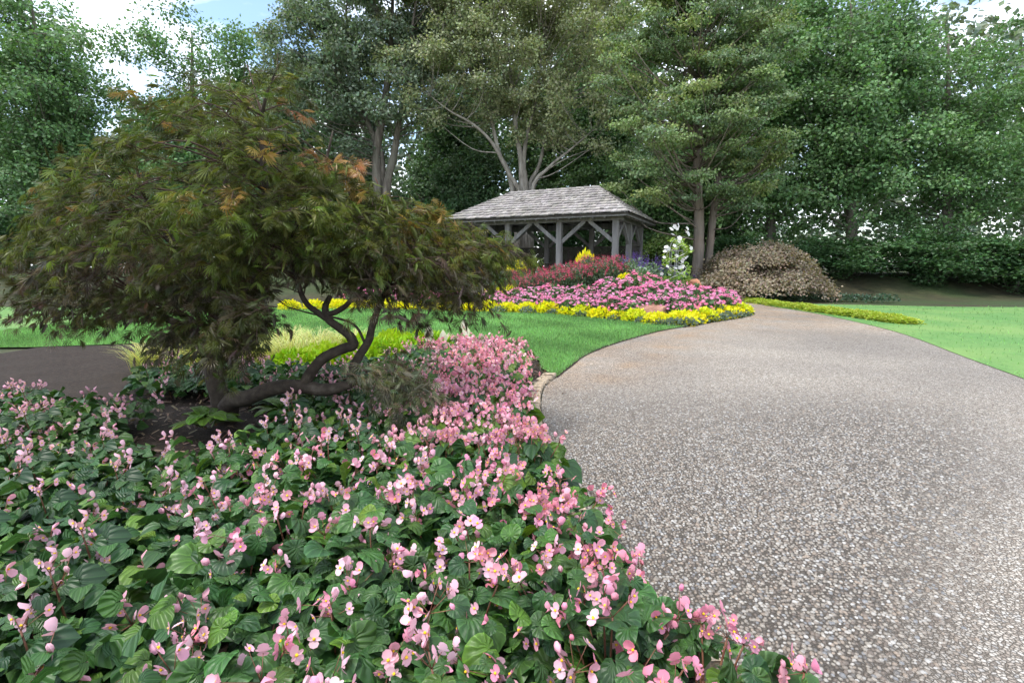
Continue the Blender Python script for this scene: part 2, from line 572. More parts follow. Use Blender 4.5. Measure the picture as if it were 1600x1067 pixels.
def fill_poly(poly, z, step, name, mat, kind='structure', col=None):
    """a flat sheet that follows an outline, cut into a triangulated interior"""
    import bmesh
    bm = bmesh.new()
    vs_ = [bm.verts.new((p[0], p[1], z)) for p in poly]
    f = bm.faces.new(vs_)
    bmesh.ops.triangulate(bm, faces=[f])
    me = bpy.data.meshes.new(name)
    bm.to_mesh(me); bm.free()
    me.materials.append(mat)
    if me.polygons[0].normal.z < 0:
        me.flip_normals()
    o = put(name, me)
    o['kind'] = kind
    return o


path_left = catmull([(1.35, -2.5), (1.12, 0.3), (1.0, 1.2), (0.70, 2.0), (0.45, 3.0), (0.33, 4.2), (0.31, 5.2), (0.40, 6.2), (0.60, 6.85), (0.80, 7.4), (1.31, 8.75), (2.2, 10.25), (3.5, 12.0), (4.45, 12.95), (5.7, 14.15), (7.4, 15.85), (8.15, 17.3), (8.5, 19.5), (8.2, 22), (6.9, 23.6), (5.6, 24.0)], 6)
path_right = catmull([(5.6, 25.4), (7.6, 25.2), (9.6, 23.9), (10.15, 22), (10.0, 19.5), (9.9, 16.5), (9.0, 12), (7.4, 8), (5.9, 4), (5.1, 0), (5.0, -2.5)], 6)
path_poly = np.vstack([path_left, path_right])
# the path as a grid clipped to its outline (a triangulated outline plus interior points keeps the stain attribute smooth)
import bmesh
from mathutils.geometry import delaunay_2d_cdt
from mathutils import Vector


def cdt_sheet(poly, step, name, mat, z=0.0, zf=None, colf=None, kind='structure', span=None):
    poly = np.asarray(poly)
    lo, hi = poly.min(0), poly.max(0)
    gx, gy = np.meshgrid(np.arange(lo[0], hi[0], step), np.arange(lo[1], hi[1], step))
    P = np.stack([gx.ravel(), gy.ravel()], 1) + (rng.random((gx.size, 2)) - 0.5) * step * 0.3
    P = P[inside(poly, P)]
    P = P[edge_dist(poly, P) > step * 0.35]
    allp = np.vstack([poly, P])
    n = len(poly)
    r = delaunay_2d_cdt([Vector(p) for p in allp], [(i, (i + 1) % n) for i in range(n)], [], 1, 1e-5)
    vv = np.array([(v.x, v.y) for v in r[0]])
    T = np.array([f for f in r[2] if len(f) == 3])
    a, b, c = vv[T[:, 0]], vv[T[:, 1]], vv[T[:, 2]]
    cr = (b[:, 0] - a[:, 0]) * (c[:, 1] - a[:, 1]) - (b[:, 1] - a[:, 1]) * (c[:, 0] - a[:, 0])
    T[cr < 0] = T[cr < 0][:, ::-1]
    zz = np.full(len(vv), z) + (zf(vv[:, 0], vv[:, 1]) if zf else 0)
    m_ = MB()
    m_.add(np.column_stack([vv, zz]), T, None, 0, (1, 1, 1) if colf is None else colf(vv))
    o = m_.build(name, mat, smooth_=True)
    o['kind'] = kind
    return o


def peb_cover(P):
    return 0.92 * (1 - smooth((P[:, 1] - 3.0) / 3.9)) * (1 - smooth((P[:, 0] / np.maximum(P[:, 1], .3) - 0.7) / 0.38))


def stain(vv):
    d = edge_dist(path_left[36:84], vv)
    f = np.exp(-d / 0.42)
    far = smooth((vv[:, 1] - 9) / 7) * 0.75
    f = np.maximum(f, far) * smooth((vv[:, 1] - 5.2) / 2.0)
    cov = peb_cover(vv)
    return np.stack([f, cov, f], 1)


path = cdt_sheet(path_poly, 0.3, 'path', M['path'], z=0.012, colf=stain)

# near pebbles standing proud of the concrete
cell = 0.0185
gx, gy = np.meshgrid(np.arange(0.2, 5.4, cell), np.arange(0.9, 6.9, cell))
P = np.stack([gx.ravel(), gy.ravel()], 1) + (rng.random((gx.size, 2)) - 0.5) * cell * 0.75
ok = rng.random(len(P)) < peb_cover(P)
P = P[ok]
P = P[inside(path_poly, P)]
pebs = np.column_stack([P, np.full(len(P), cell)])
hexa = np.arange(6) * math.pi / 3
PEB = (np.vstack([np.column_stack([np.cos(hexa) * 0.5, np.sin(hexa) * 0.5, np.full(6, -0.12)]),
                  np.column_stack([np.cos(hexa + .3) * 0.38, np.sin(hexa + .3) * 0.38, np.full(6, 0.24)])]),
       np.array([[i, (i + 1) % 6, 6 + (i + 1) % 6] for i in range(6)] + [[i, 6 + (i + 1) % 6, 6 + i] for i in range(6)] + [[6, 7, 8], [6, 8, 9], [6, 9, 10], [6, 10, 11]]))
n = len(pebs)
a = rng.random(n) * 2 * math.pi
Rm = frames(np.stack([np.cos(a), np.sin(a), (rng.random(n) - .5) * .3], 1), np.tile([0, 0, 1.0], (n, 1)))
pal = np.array([0.97, 1.0, 1.05]) * np.array([(0.24, 0.19, 0.15), (0.37, 0.31, 0.25), (0.46, 0.40, 0.325), (0.56, 0.51, 0.44), (0.66, 0.62, 0.56), (0.32, 0.31, 0.30), (0.42, 0.33, 0.25), (0.20, 0.18, 0.16)])
pc = 0.62 * pal[rng.choice(8, n, p=[.16, .2, .2, .15, .06, .08, .09, .06])] * (0.85 + 0.3 * rng.random((n, 1)))
sz = (0.65 + 0.5 * rng.random((n, 1)) ** 1.4 + (rng.random((n, 1)) < .03) * .4) * pebs[:, 2:3] * 1.05
mb = MB()
stamp(mb, PEB, np.column_stack([pebs[:, :2], np.full(n, 0.0125)]), Rm, np.hstack([sz * (0.8 + .25 * rng.random((n, 1))), sz * (1 + .35 * rng.random((n, 1))), sz * 0.75]), pc)
mb.build('pebble', M['pebble'], path, smooth_=True, kind='stuff')

# soil of the begonia bed
bed_poly = np.array([(1.3, -1.5), (1.02, 0.9), (0.92, 1.3), (0.62, 2.0), (0.36, 3.0), (0.24, 4.2), (0.22, 5.2), (0.31, 6.2), (0.52, 6.9), (0.40, 7.5), (0.42, 8.15), (-0.6, 8.7), (-1.5, 9.4), (-3.5, 10.2), (-6, 10.4), (-9, 9.5), (-9, -1.5)])
soil = cdt_sheet(bed_poly, 0.35, 'bed_soil', M['soil'], z=0.004, zf=lambda x, y: 0.05 * smooth(edge_dist(bed_poly, np.stack([x, y], 1)) / 0.4) + 0.02 * np.sin(x * 5) * np.sin(y * 4.3) * smooth(edge_dist(bed_poly, np.stack([x, y], 1)) / 0.4))

# mulch chips scattered on the open soil
n = 4200
P = np.column_stack([rng.uniform(-4.2, 0.62, n), rng.uniform(2.6, 8.2, n)])
P = P[inside(bed_poly, P)]
n = len(P)
CHIP = (np.array([[-.5, -.12, 0], [.5, -.1, 0], [.42, .13, .05], [-.4, .1, .08]]), np.array([[0, 1, 2], [0, 2, 3]]))
a = rng.random(n) * 6.28
mb = MB()
stamp(mb, CHIP, np.column_stack([P, 0.066 + 0.02 * rng.random(n)]), frames(np.stack([np.cos(a), np.sin(a), .5 * (rng.random(n) - .5)], 1), norm(np.array([[0, 0, 1.0]]) + .35 * rng.normal(size=(n, 3)))), 0.03 + 0.06 * rng.random(n), jitter((0.16, 0.11, 0.08), n, 0.6))
mb.build('mulch_chip', M['plantleaf'], soil, kind='stuff')

# lawn
bfront = [(x, border(x) - 0.22) for x in (4.15, 3.2, 2.3, 1.25, -1.3, -3.6, -6, -9, -13, -18, -26)]
lawn_poly = np.vstack([path_left[48:79][::1], bfront, [(-26, 8.5), (-9, 9.55), (-6, 10.45), (-3.5, 10.25), (-1.5, 9.45), (-0.6, 8.75), (0.44, 8.17), (0.44, 7.5), (0.56, 7.1)]])
lawn_poly = np.array([p for i, p in enumerate(lawn_poly) if i == 0 or np.linalg.norm(p - lawn_poly[i - 1]) > 0.03])
lawn = cdt_sheet(lawn_poly, 0.8, 'lawn', M['turf'], z=0.02)
lawn_r_poly = np.vstack([path_right[12:][::-1], [(10.25, 22), (12, 21.2), (17, 19.5), (26, 19), (26, -2.5)]])
lawn_r = cdt_sheet(lawn_r_poly, 1.2, 'lawn_beyond_path', M['turf'], z=0.02)

lip = path_left[48:80]
tn = norm(np.gradient(lip, axis=0))
nn_ = np.stack([-tn[:, 1], tn[:, 0]], 1)
wl = 0.03 + 0.025 * rng.random((len(lip), 1))
Vl = np.vstack([np.column_stack([lip - nn_ * wl * .5, np.full(len(lip), .0165)]), np.column_stack([lip + nn_ * .05, np.full(len(lip), .03)])])
i_ = np.arange(len(lip) - 1)
mb = MB(); mb.add(Vl, None, np.stack([i_, i_ + 1, i_ + 1 + len(lip), i_ + len(lip)], 1))
mb.build('soil_edge', M['soil'], smooth_=True)['kind'] = 'structure'

BLADE = (np.array([[-.5, 0, 0], [.5, 0, 0], [0.0, 0.35, 1.0]]), np.array([[0, 1, 2]]))


def blades(polys, n, name, parent, cols, hgt=0.055, wid=0.0085, xr=(-12, 5), yr=(6.5, 19.5), edge=None):
    P = np.column_stack([rng.uniform(*xr, n * 6), 0 * np.arange(n * 6)])
    u = rng.random(n * 6)
    P[:, 1] = 1 / (1 / yr[0] + u * (1 / yr[1] - 1 / yr[0]))        # denser close by
    P = P[inside(polys, P)][:n]
    m_ = len(P)
    sc = np.clip(P[:, 1] / 9.0, 0.8, 2.2)
    a = rng.random(m_) * 6.28
    up = norm(np.array([[0, 0, 1.0]]) + 0.35 * rng.normal(size=(m_, 3)))
    x = np.stack([np.cos(a), np.sin(a), 0 * a], 1)
    y = norm(np.cross(up, x))
    Rm = np.stack([norm(np.cross(y, up)), y, up], -1)
    h = hgt * (0.6 + 0.7 * rng.random(m_)) * sc ** .4
    mb = MB()
    w = wid * sc
    patch = 0.75 + 0.5 * (np.sin(P[:, 0] * 2.1 + np.sin(P[:, 1] * 1.3)) * np.sin(P[:, 1] * 1.7 + P[:, 0]) * .5 + .5)
    stamp(mb, BLADE, np.column_stack([P, np.full(m_, 0.02)]), Rm, np.stack([w, h * .6, h], 1), jitter(cols, m_, 0.6, 0.09) * patch[:, None])
    mb.build(name, M['grass'], parent, kind='stuff')


blades(lawn_poly, 190000, 'grass_blade', lawn, (0.175, 0.345, 0.115))
blades(lawn_r_poly, 40000, 'grass_blade', lawn_r, (0.165, 0.33, 0.11), xr=(5, 26), yr=(2, 22))

# ------------------------------------------------------------------ gazebo
def build_gazebo():
    base = (4.76, 24.0)
    th = R(26)
    L, D = 8.25, 5.2
    ex, ey = np.array([math.cos(th), -math.sin(th)]), np.array([math.sin(th), math.cos(th)])
    o2 = np.array(base) - ex * L
    gz = thing('gazebo', 'open timber gazebo with hipped grey shake roof behind the flower bed', 'gazebo', (o2[0], o2[1], 1.2), -th)
    ZB, ZE, ZR, OV = 2.44, 2.69, 4.36, 0.72
    mb = MB(); mb.add(*box(-0.3, L + 0.3, -0.3, D + 0.3, -0.6, 0.1))
    mb.build('floor_slab', M['stonegrey'], gz)
    posts = [(0, 0), (L / 3, 0), (2 * L / 3, 0), (L, 0), (0, D), (L / 3, D), (2 * L / 3, D), (L, D), (L, D / 2), (0, D / 2)]
    for x, y in posts:
        mb = MB()
        w = 0.135
        c = 0.02
        # chamfered square post
        prof = [(-w + c, -w), (w - c, -w), (w, -w + c), (w, w - c), (w - c, w), (-w + c, w), (-w, w - c), (-w, -w + c)]
        Vp = np.array([(x + a, y + b, z) for z in (0.1, ZB) for a, b in prof])
        mb.add(Vp, None, [[i, (i + 1) % 8, 8 + (i + 1) % 8, 8 + i] for i in range(8)])
        mb.build('post', M['wood'], gz)
    for (p0, p1) in (((-.35, 0), (L + .35, 0)), ((-.35, D), (L + .35, D))):
        mb = MB(); mb.add(*bar((*p0, ZB + 0.15), (*p1, ZB + 0.15), 0.24, 0.30)); mb.build('beam', M['wood'], gz)
    for x in (0, L):
        mb = MB(); mb.add(*bar((x, 0.125, ZB + 0.152), (x, D - 0.125, ZB + 0.152), 0.236, 0.29)); mb.build('beam', M['wood'], gz)

    def brace(p, d):
        a = np.array([p[0], p[1], ZB - 0.92]) + np.array([d[0], d[1], 0]) * 0.12
        b = np.array([p[0], p[1], ZB + 0.02]) + np.array([d[0], d[1], 0]) * 1.27
        mb = MB(); mb.add(*bar(a, b, 0.13, 0.17)); mb.build('brace', M['wood'], gz)
    for y in (0, D):
        for i in range(4):
            if i > 0: brace((i * L / 3, y), (-1, 0))
            if i < 3: brace((i * L / 3, y), (1, 0))
    for x in (0, L):
        for j in range(3):
            if j > 0: brace((x, j * D / 2), (0, -1))
            if j < 2: brace((x, j * D / 2), (0, 1))
    # roof
    roof_mb = MB()
    E = [(-OV, -OV), (L + OV, -OV), (L + OV, D + OV), (-OV, D + OV)]
    r0, r1 = (1.69, D / 2), (L - 1.69, D / 2)
    Vt = np.array([(*e, ZE) for e in E] + [(*r0, ZR), (*r1, ZR)] + [(*e, ZE - 0.05) for e in E] + [(*r0, ZR - 0.06), (*r1, ZR - 0.06)])
    roof_mb.add(Vt, [[1, 2, 5], [3, 0, 4], [7, 11, 8], [9, 10, 6]], [[0, 1, 5, 4], [2, 3, 4, 5], [6, 10, 11, 7], [8, 11, 10, 9], [0, 6, 7, 1], [1, 7, 8, 2], [2, 8, 9, 3], [3, 9, 6, 0]])
    roof = roof_mb.build('roof', M['deckwood'], gz)
    mb = MB()
    faces = [(E[0], E[1], r0, r1), (E[1], E[2], r1, r1), (E[2], E[3], r1, r0), (E[3], E[0], r0, r0)]
    for a, b, ta, tb in faces:
        A, B_ = np.array([*a, ZE]), np.array([*b, ZE])
        TA, TB = np.array([*ta, ZR]), np.array([*tb, ZR])
        e = norm(B_ - A)
        up = (TA - A) - e * ((TA - A) @ e)
        sl = np.linalg.norm(up)
        s = up / sl
        nrm = np.cross(e, s)
        nc = 11
        ex_ = sl / nc
        for k in range(nc):
            d0, d1 = k * ex_ - (0.06 if k == 0 else 0), min((k + 1) * ex_ + 0.12, sl + 0.02)
            f0 = max(d0, 0) / sl
            la = (TA - A) @ e * f0
            lb = np.linalg.norm(B_ - A) + ((TB - B_) @ e) * f0
            f1 = min(d1 / sl, 1.0)
            la1 = (TA - A) @ e * f1
            lb1 = np.linalg.norm(B_ - A) + ((TB - B_) @ e) * f1
            t = la - rng.random() * 0.1
            while t < lb - 0.02:
                w = 0.11 + 0.16 * rng.random()
                t0, t1 = max(t, la), min(t + w - 0.012, lb)
                u0, u1 = min(max(t0, la1), lb1), min(max(t1, la1), lb1)
                if t1 - t0 > 0.02:
                    lift = 0.03 + 0.03 * rng.random()
                    th_ = 0.045 + 0.02 * rng.random()
                    j = (rng.random() - .5) * 0.035
                    q0, q1 = d0 + j, d1
                    V = []
                    for (x0, x1, dd, zl) in ((t0, t1, q0, 0.028 + lift), (u0, u1, q1, 0.004)):
                        for xx, zz in ((x0, zl), (x1, zl), (x1, zl + th_), (x0, zl + th_)):
                            V.append(A + e * xx + s * dd + nrm * zz)
                    g_ = np.array([0.42, 0.41, 0.405]) * (0.76 + 0.40 * rng.random()) * np.array([1, 1 - .05 * rng.random(), 1 - .08 * rng.random()])
                    mb.add(np.array(V), None, BOXQ, 0, g_)
                t += w
    mb.build('shingle', M['shingle'], roof, kind='stuff')
    # hip and ridge caps, laid in overlapping lengths
    mbc = MB()
    segs = [((*E[0], ZE), (*r0, ZR)), ((*E[1], ZE), (*r1, ZR)), ((*E[2], ZE), (*r1, ZR)), ((*E[3], ZE), (*r0, ZR)), ((r0[0] - .05, r0[1], ZR), (r1[0] + .12, r1[1], ZR))]
    for a, b in segs:
        a, b = np.array(a), np.array(b)
        n_ = int(np.linalg.norm(b - a) / 0.42)
        d = norm(b - a)
        side = norm(np.cross(d, (0, 0, 1)))
        upv = np.cross(side, d)
        for k in range(n_):
            p, q = a + (b - a) * (k / n_), a + (b - a) * min((k + 1.25) / n_, 1.0)
            for s_ in (-1, 1):
                V = []
                for pt, lf in ((p, 0.085 + .012 * rng.random()), (q, 0.055)):
                    for off, dz in ((0, lf + .012), (s_ * 0.16, lf - 0.055), (s_ * 0.16, lf - 0.08), (0, lf - 0.015)):
                        V.append(pt + side * off + upv * dz)
                mbc.add(np.array(V), None, BOXQ if s_ > 0 else BOXQ[:, ::-1], 0, np.array([0.33, 0.322, 0.32]) * (0.7 + .5 * rng.random()))
    mbc.build('ridge_cap', M['shingle'], roof, kind='stuff')
    # fascia and rafter tails
    for a, b in ((E[0], E[1]), (E[1], E[2]), (E[2], E[3]), (E[3], E[0])):
        A, B_ = np.array([*a, ZE - 0.075]), np.array([*b, ZE - 0.075])
        d = norm(B_ - A)
        inn = np.array([-d[1], d[0], 0])
        mb = MB(); mb.add(*bar(A + inn * 0.06 + d * .05, B_ + inn * 0.06 - d * .05, 0.035, 0.09)); mb.build('fascia', M['wood'], roof)
        ln = np.linalg.norm(B_ - A)
        for k in range(int(ln / 0.56)):
            p = A + d * (0.75 + 0.56 * k)
            if 0.75 + 0.56 * k > ln - 0.6:
                break
            mb = MB(); mb.add(*bar(p + inn * 0.10 + np.array([0, 0, -0.05]), p + inn * 1.0 + np.array([0, 0, 0.40]), 0.07, 0.13)); mb.build('rafter_tail', M['wood'], roof)
    # inner tie beams
    for x in (L / 3, 2 * L / 3):
        mb = MB(); mb.add(*bar((x, 0.13, ZB + 0.17), (x, D - 0.13, ZB + 0.17), 0.16, 0.24)); mb.build('tie_beam', M['wood'], gz)

    def lattice(p, q):
        p, q = np.array([*p, 0.0]), np.array([*q, 0.0])
        d = norm(q - p); ln = np.linalg.norm(q - p) - 0.28
        p = p + d * 0.14
        h0, h1 = 0.15, 1.42
        mb = MB()
        mb.add(*bar(p + [0, 0, h1 + .03], p + d * ln + [0, 0, h1 + .03], 0.09, 0.07))
        mb.add(*bar(p + [0, 0, h0], p + d * ln + [0, 0, h0], 0.08, 0.08))
        mb.add(*bar(p + d * ln / 2 + [0, 0, h0], p + d * ln / 2 + [0, 0, h1], 0.08, 0.08, up=d))
        nn = np.cross(d, (0, 0, 1))
        H = h1 - h0
        t = -H
        while t < ln:
            for sgn in (1, -1):
                x0, x1 = t, t + H
                z0, z1 = (h0, h1)
                if x0 < 0: z0 = h0 + (0 - x0); x0 = 0
                if x1 > ln: z1 = h1 - (x1 - ln); x1 = ln
                if x1 - x0 > 0.05:
                    if sgn < 0: z0, z1 = h1 + h0 - z0, h1 + h0 - z1
                    mb.add(*bar(p + d * x0 + [0, 0, z0] + nn * 0.012 * sgn, p + d * x1 + [0, 0, z1] + nn * 0.012 * sgn, 0.014, 0.055))
            t += 0.16
        mb.build('lattice_panel', M['lattice'], gz)
    for i in range(3):
        lattice((i * L / 3, D), ((i + 1) * L / 3, D))
    lattice((L, D / 2), (L, D)); lattice((0, D), (0, D / 2))
    # built-in bench along the back
    mb = MB(); mb.add(*box(0.3, L - 0.3, D - 0.75, D - 0.25, 0.48, 0.54))
    for x in np.linspace(0.5, L - 0.5, 6):
        mb.add(*box(x - .05, x + .05, D - 0.7, D - 0.3, 0.1, 0.478))
    mb.build('bench_seat', M['lattice'], gz)


build_gazebo()

# ------------------------------------------------------------------ leaf shapes
KITE = (np.array([[0, 0, 0], [.42, .42, .07], [0, 1, -.04], [-.42, .42, .07]]), np.array([[0, 1, 2], [0, 2, 3]]))
SLIM = (np.array([[0, 0, 0], [.2, .4, .05], [0, 1, -.06], [-.2, .4, .05]]), np.array([[0, 1, 2], [0, 2, 3]]))


def laceleaf():
    V, T = [], []
    for a, ln in ((-1.1, .6), (-.66, .85), (-.3, .97), (0, 1.0), (.3, .97), (.66, .85), (1.1, .6)):
        d = np.array([math.sin(a), math.cos(a)])
        s = np.array([d[1], -d[0]])
        b = len(V)
        def pt(t, w): return [*(d * t * ln + s * w), -0.42 * (t * ln) ** 2 + 0.02]
        V += [[0, 0, 0], pt(.5, .021), pt(1, 0), pt(.5, -.021), pt(.40, 0), pt(.80, .10), pt(.48, 0), pt(.86, -.09), pt(.56, 0)]
        T += [[b, b + 1, b + 2], [b, b + 2, b + 3], [b + 4, b + 5, b + 8], [b + 6, b + 8, b + 7]]
    return np.array(V), np.array(T)


LACE = laceleaf()


def dome_proto(n=6):
    a = np.arange(n) * 2 * math.pi / n
    V = np.vstack([np.column_stack([np.cos(a), np.sin(a), 0 * a]), np.column_stack([np.cos(a + .4) * .65, np.sin(a + .4) * .65, 0 * a + .45]), [[0, 0, .62]]])
    T = [[i, (i + 1) % n, n + (i + 1) % n] for i in range(n)] + [[i, n + (i + 1) % n, n + i] for i in range(n)] + [[n + i, n + (i + 1) % n, 2 * n] for i in range(n)]
    return V, np.array(T)


DOME = dome_proto()

# ------------------------------------------------------------------ trees
def limb_to(stem_pts, stem_r, c, rise=0.45):
    dv = c[None] - stem_pts
    hd = np.linalg.norm(dv[:, :2], axis=1)
    cost = np.linalg.norm(dv, axis=1) + 4.0 * np.maximum(0, stem_pts[:, 2] - (c[2] - rise * hd))
    i = int(np.argmin(cost))
    return stem_pts[i], stem_r[i]


def make_tree(name, label, base, stems, blobs, nclump, clump_r, per, leaf, lcol, bark, group=None, flat=0.7, proto=KITE, twig=True, dv=0.28, out=0.5, thin=1.0, lmat='leaf', limb_r=0.05, seedcols=None, lowz=None):
    """stems: list of (points, radii) in the world; blobs: list of (centre, radii) that the crown fills"""
    base = np.array(base, float)
    t = thing(name, label, 'tree', tuple(base), group=group)
    sp, sr = [], []
    for pts, rad in stems:
        cp = catmull(pts, 6) - base
        rr = np.interp(np.linspace(0, 1, len(cp)), np.linspace(0, 1, len(rad)), rad)
        mb = MB(); mb.add(*tube(cp, rr, 9, 0.16))
        mb.build('trunk', bark, t, smooth_=True)
        sp.append(cp); sr.append(rr)
    sp, sr = np.vstack(sp), np.concatenate(sr)
    vol = np.array([b[1][0] * b[1][1] * b[1][2] for b in blobs]) ** 0.8
    which = rng.choice(len(blobs), nclump, p=vol / vol.sum())
    cen = np.array([b[0] for b in blobs])[which] - base
    rad = np.array([b[1] for b in blobs])[which]
    u = rdir(nclump) * (rng.random((nclump, 1)) ** 0.45)
    C = cen + u * rad
    if lowz is not None:
        C = C[C[:, 2] > lowz]
    limb = MB()
    crown = MB()
    for c in C:
        r = clump_r * (0.65 + 0.7 * rng.random())
        p, pr = limb_to(sp, sr, c)
        ln = np.linalg.norm(c - p)
        mid = p + (c - p) * 0.5 + np.array([0, 0, -0.10 * ln]) + rng.normal(size=3) * 0.06 * ln
        r0 = min(pr * 0.6, limb_r * (0.5 + 0.12 * ln))
        cv = catmull([p, mid, c], 4)
        limb.add(*tube(cv, [r0, r0 * .6, 0.012], 5))
        k = max(4, int(per * (0.6 + 0.8 * rng.random()) * (r / clump_r) ** 2 * thin))
        # a clump is a few leafy sprays
        ns = 7
        sd = norm(rdir(ns) * [1, 1, 0.55] + [0, 0, 0.15])
        tips = c + sd * r * [1, 1, flat] * (0.5 + 0.5 * rng.random((ns, 1)))
        if twig:
            for tp in tips[:4]:
                limb.add(*tube(np.array([c, (c + tp) / 2 + [0, 0, 0.05 * r], tp]), [0.018, 0.006], 3))
        w = rng.integers(0, ns, k)
        f = rng.random((k, 1)) ** 0.6
        pos = c + (tips[w] - c) * f + rng.normal(size=(k, 3)) * r * 0.2 * [1, 1, flat]
        nr = norm(norm(pos - c) * out + [-0.15, -0.2, 0.7] + rng.normal(size=(k, 3)) * 0.6)
        dr = norm(rdir(k) + norm(pos - c) * 0.6 + [0, 0, -0.25])
        cc = np.asarray(lcol) if seedcols is None else np.asarray(seedcols[rng.integers(len(seedcols))])
        tint = cc * (0.82 + 0.36 * rng.random())
        stamp(crown, proto, pos, frames(dr, nr), leaf * (0.7 + 0.6 * rng.random(k)), jitter(tint, k, dv, 0.06))
    limb.build('limb', bark, t, smooth_=True)
    crown.build('crown', M[lmat], t)
    return t


def pxblob(px, py, Y, rx, ry, ry_m=None):
    c = at(px, py, Y)
    s = Y / 801.0
    return (c, (rx * s, ry_m if ry_m else rx * s * 0.8, ry * s))


def stem_px(lst, Y, radii):
    return ([at(x, y, Y + (k[0] if k else 0)) for x, y, *k in lst], radii)


def on_ground(px, Y):
    x = at(px, 430, Y)[0]
    return np.array([x, Y, float(terrain(x, Y)) - 0.1])


# tall grey three-stemmed tree left of the gazebo
b = on_ground(590, 34)
make_tree('broadleaf_tree', 'tall grey three-stemmed tree with blue-green leaves left of the gazebo', b,
          [([b, at(590, 300, 34), at(588, 240, 34), at(596, 190, 34), at(606, 120, 34), at(612, 40, 34), at(615, -60, 34)], [.42, .34, .28, .24, .18, .12, .05]),
           ([b + [.3, .1, 0], at(597, 300, 34.2), at(594, 240, 34.2), at(574, 190, 34.3), at(566, 150, 34.4), at(552, 90, 34.5), at(540, 20, 34.5)], [.32, .27, .22, .18, .14, .1, .04]),
           ([b + [.5, -.1, 0], at(604, 300, 33.8), at(616, 240, 33.7), at(622, 200, 33.6), at(634, 140, 33.5), at(642, 60, 33.4), at(655, -30, 33.3)], [.32, .27, .22, .18, .14, .1, .04])],
          [pxblob(590, 70, 34, 165, 140), pxblob(520, 130, 34, 90, 80), pxblob(500, 60, 34, 80, 60), pxblob(470, 190, 33, 70, 60), pxblob(630, 10, 34, 130, 110), pxblob(590, -90, 34, 120, 80), pxblob(545, 235, 35, 60, 40)],
          230, 1.15, 290, 0.18, (0.185, 0.24, 0.165), M['bark'], dv=0.35)

# pale multi-stemmed tree behind the gazebo
b = on_ground(818, 34)
make_tree('pale_tree', 'pale fan-branched tree with fine grey-green leaves rising behind the gazebo roof', b,
          [([b, at(816, 300, 34), at(814, 250, 34), at(806, 200, 34), at(800, 130, 34), at(790, 40, 34), at(785, -50, 34)], [.27, .22, .18, .14, .10, .07, .03]),
           ([b + [.2, 0, 0], at(822, 300, 34), at(818, 255, 34), at(824, 210, 34), at(838, 150, 34), at(850, 60, 34), at(862, -40, 34)], [.22, .19, .15, .12, .09, .06, .025]),
           ([b + [-.4, 0, 0], at(812, 310, 33.5), at(794, 270, 33.3), at(770, 225, 33), at(740, 195, 32.6), at(705, 175, 32.2), at(672, 150, 32)], [.18, .15, .12, .10, .08, .055, .025]),
           ([b + [.3, .2, 0], at(826, 300, 34.5), at(842, 260, 34.6), at(856, 205, 34.8), at(880, 140, 35), at(905, 80, 35.2), at(925, 20, 35.4)], [.17, .14, .12, .10, .08, .05, .025]),
           ([b + [-.2, .3, 0], at(800, 290, 34), at(780, 240, 34), at(765, 180, 34), at(735, 110, 34), at(715, 40, 34)], [.22, .18, .14, .1, .07, .03]),
           ([b + [.5, -.3, 0], at(832, 300, 33.4), at(858, 262, 33), at(890, 235, 32.6), at(925, 205, 32.2)], [.2, .15, .1, .06, .02])],
          [pxblob(760, 70, 34, 150, 110), pxblob(880, 90, 34, 120, 120), pxblob(690, 110, 32.5, 85, 70), pxblob(900, 205, 33, 70, 60), pxblob(820, -40, 34, 190, 110), pxblob(760, 170, 33.6, 90, 50), pxblob(890, 255, 33.4, 40, 30), pxblob(845, 200, 35, 60, 50), pxblob(700, 30, 34, 90, 90), pxblob(950, 20, 34, 80, 80)],
          390, 1.05, 260, 0.155, (0.325, 0.355, 0.20), M['palebark'], dv=0.3)

# double-trunk tree on the right
b = on_ground(1093, 27)
make_tree('double_trunk_tree', 'tall tan double-trunk tree with tiered drooping green branches beside the weeping maple', b,
          [([b + [-.1, 0, 0], at(1091, 400, 27), at(1092, 350, 27), at(1090, 280, 27), at(1092, 180, 27), at(1098, 60, 27), at(1100, -80, 27)], [.36, .29, .26, .24, .2, .14, .06]),
           ([b + [.35, .2, 0], at(1108, 395, 27.4), at(1114, 340, 27.5), at(1122, 280, 27.6), at(1140, 190, 27.8), at(1152, 80, 28), at(1158, -50, 28)], [.26, .2, .18, .16, .13, .09, .04])],
          [pxblob(1090, 120, 27, 140, 120), pxblob(1060, 220, 26, 120, 70), pxblob(1150, 190, 26.5, 100, 90), pxblob(1120, 20, 27, 130, 90), pxblob(1040, 290, 26.3, 80, 36), pxblob(1160, 275, 26, 75, 40), pxblob(1110, -90, 27, 110, 80), pxblob(1180, 330, 25.5, 40, 25), pxblob(1000, 190, 28, 60, 60), pxblob(1010, 60, 28, 70, 90)],
          430, 0.95, 240, 0.125, (0.085, 0.155, 0.052), M['tanbark'], flat=0.32, dv=0.32,
          seedcols=[(0.195, 0.275, 0.13), (0.215, 0.29, 0.125), (0.18, 0.255, 0.14), (0.25, 0.305, 0.115)])

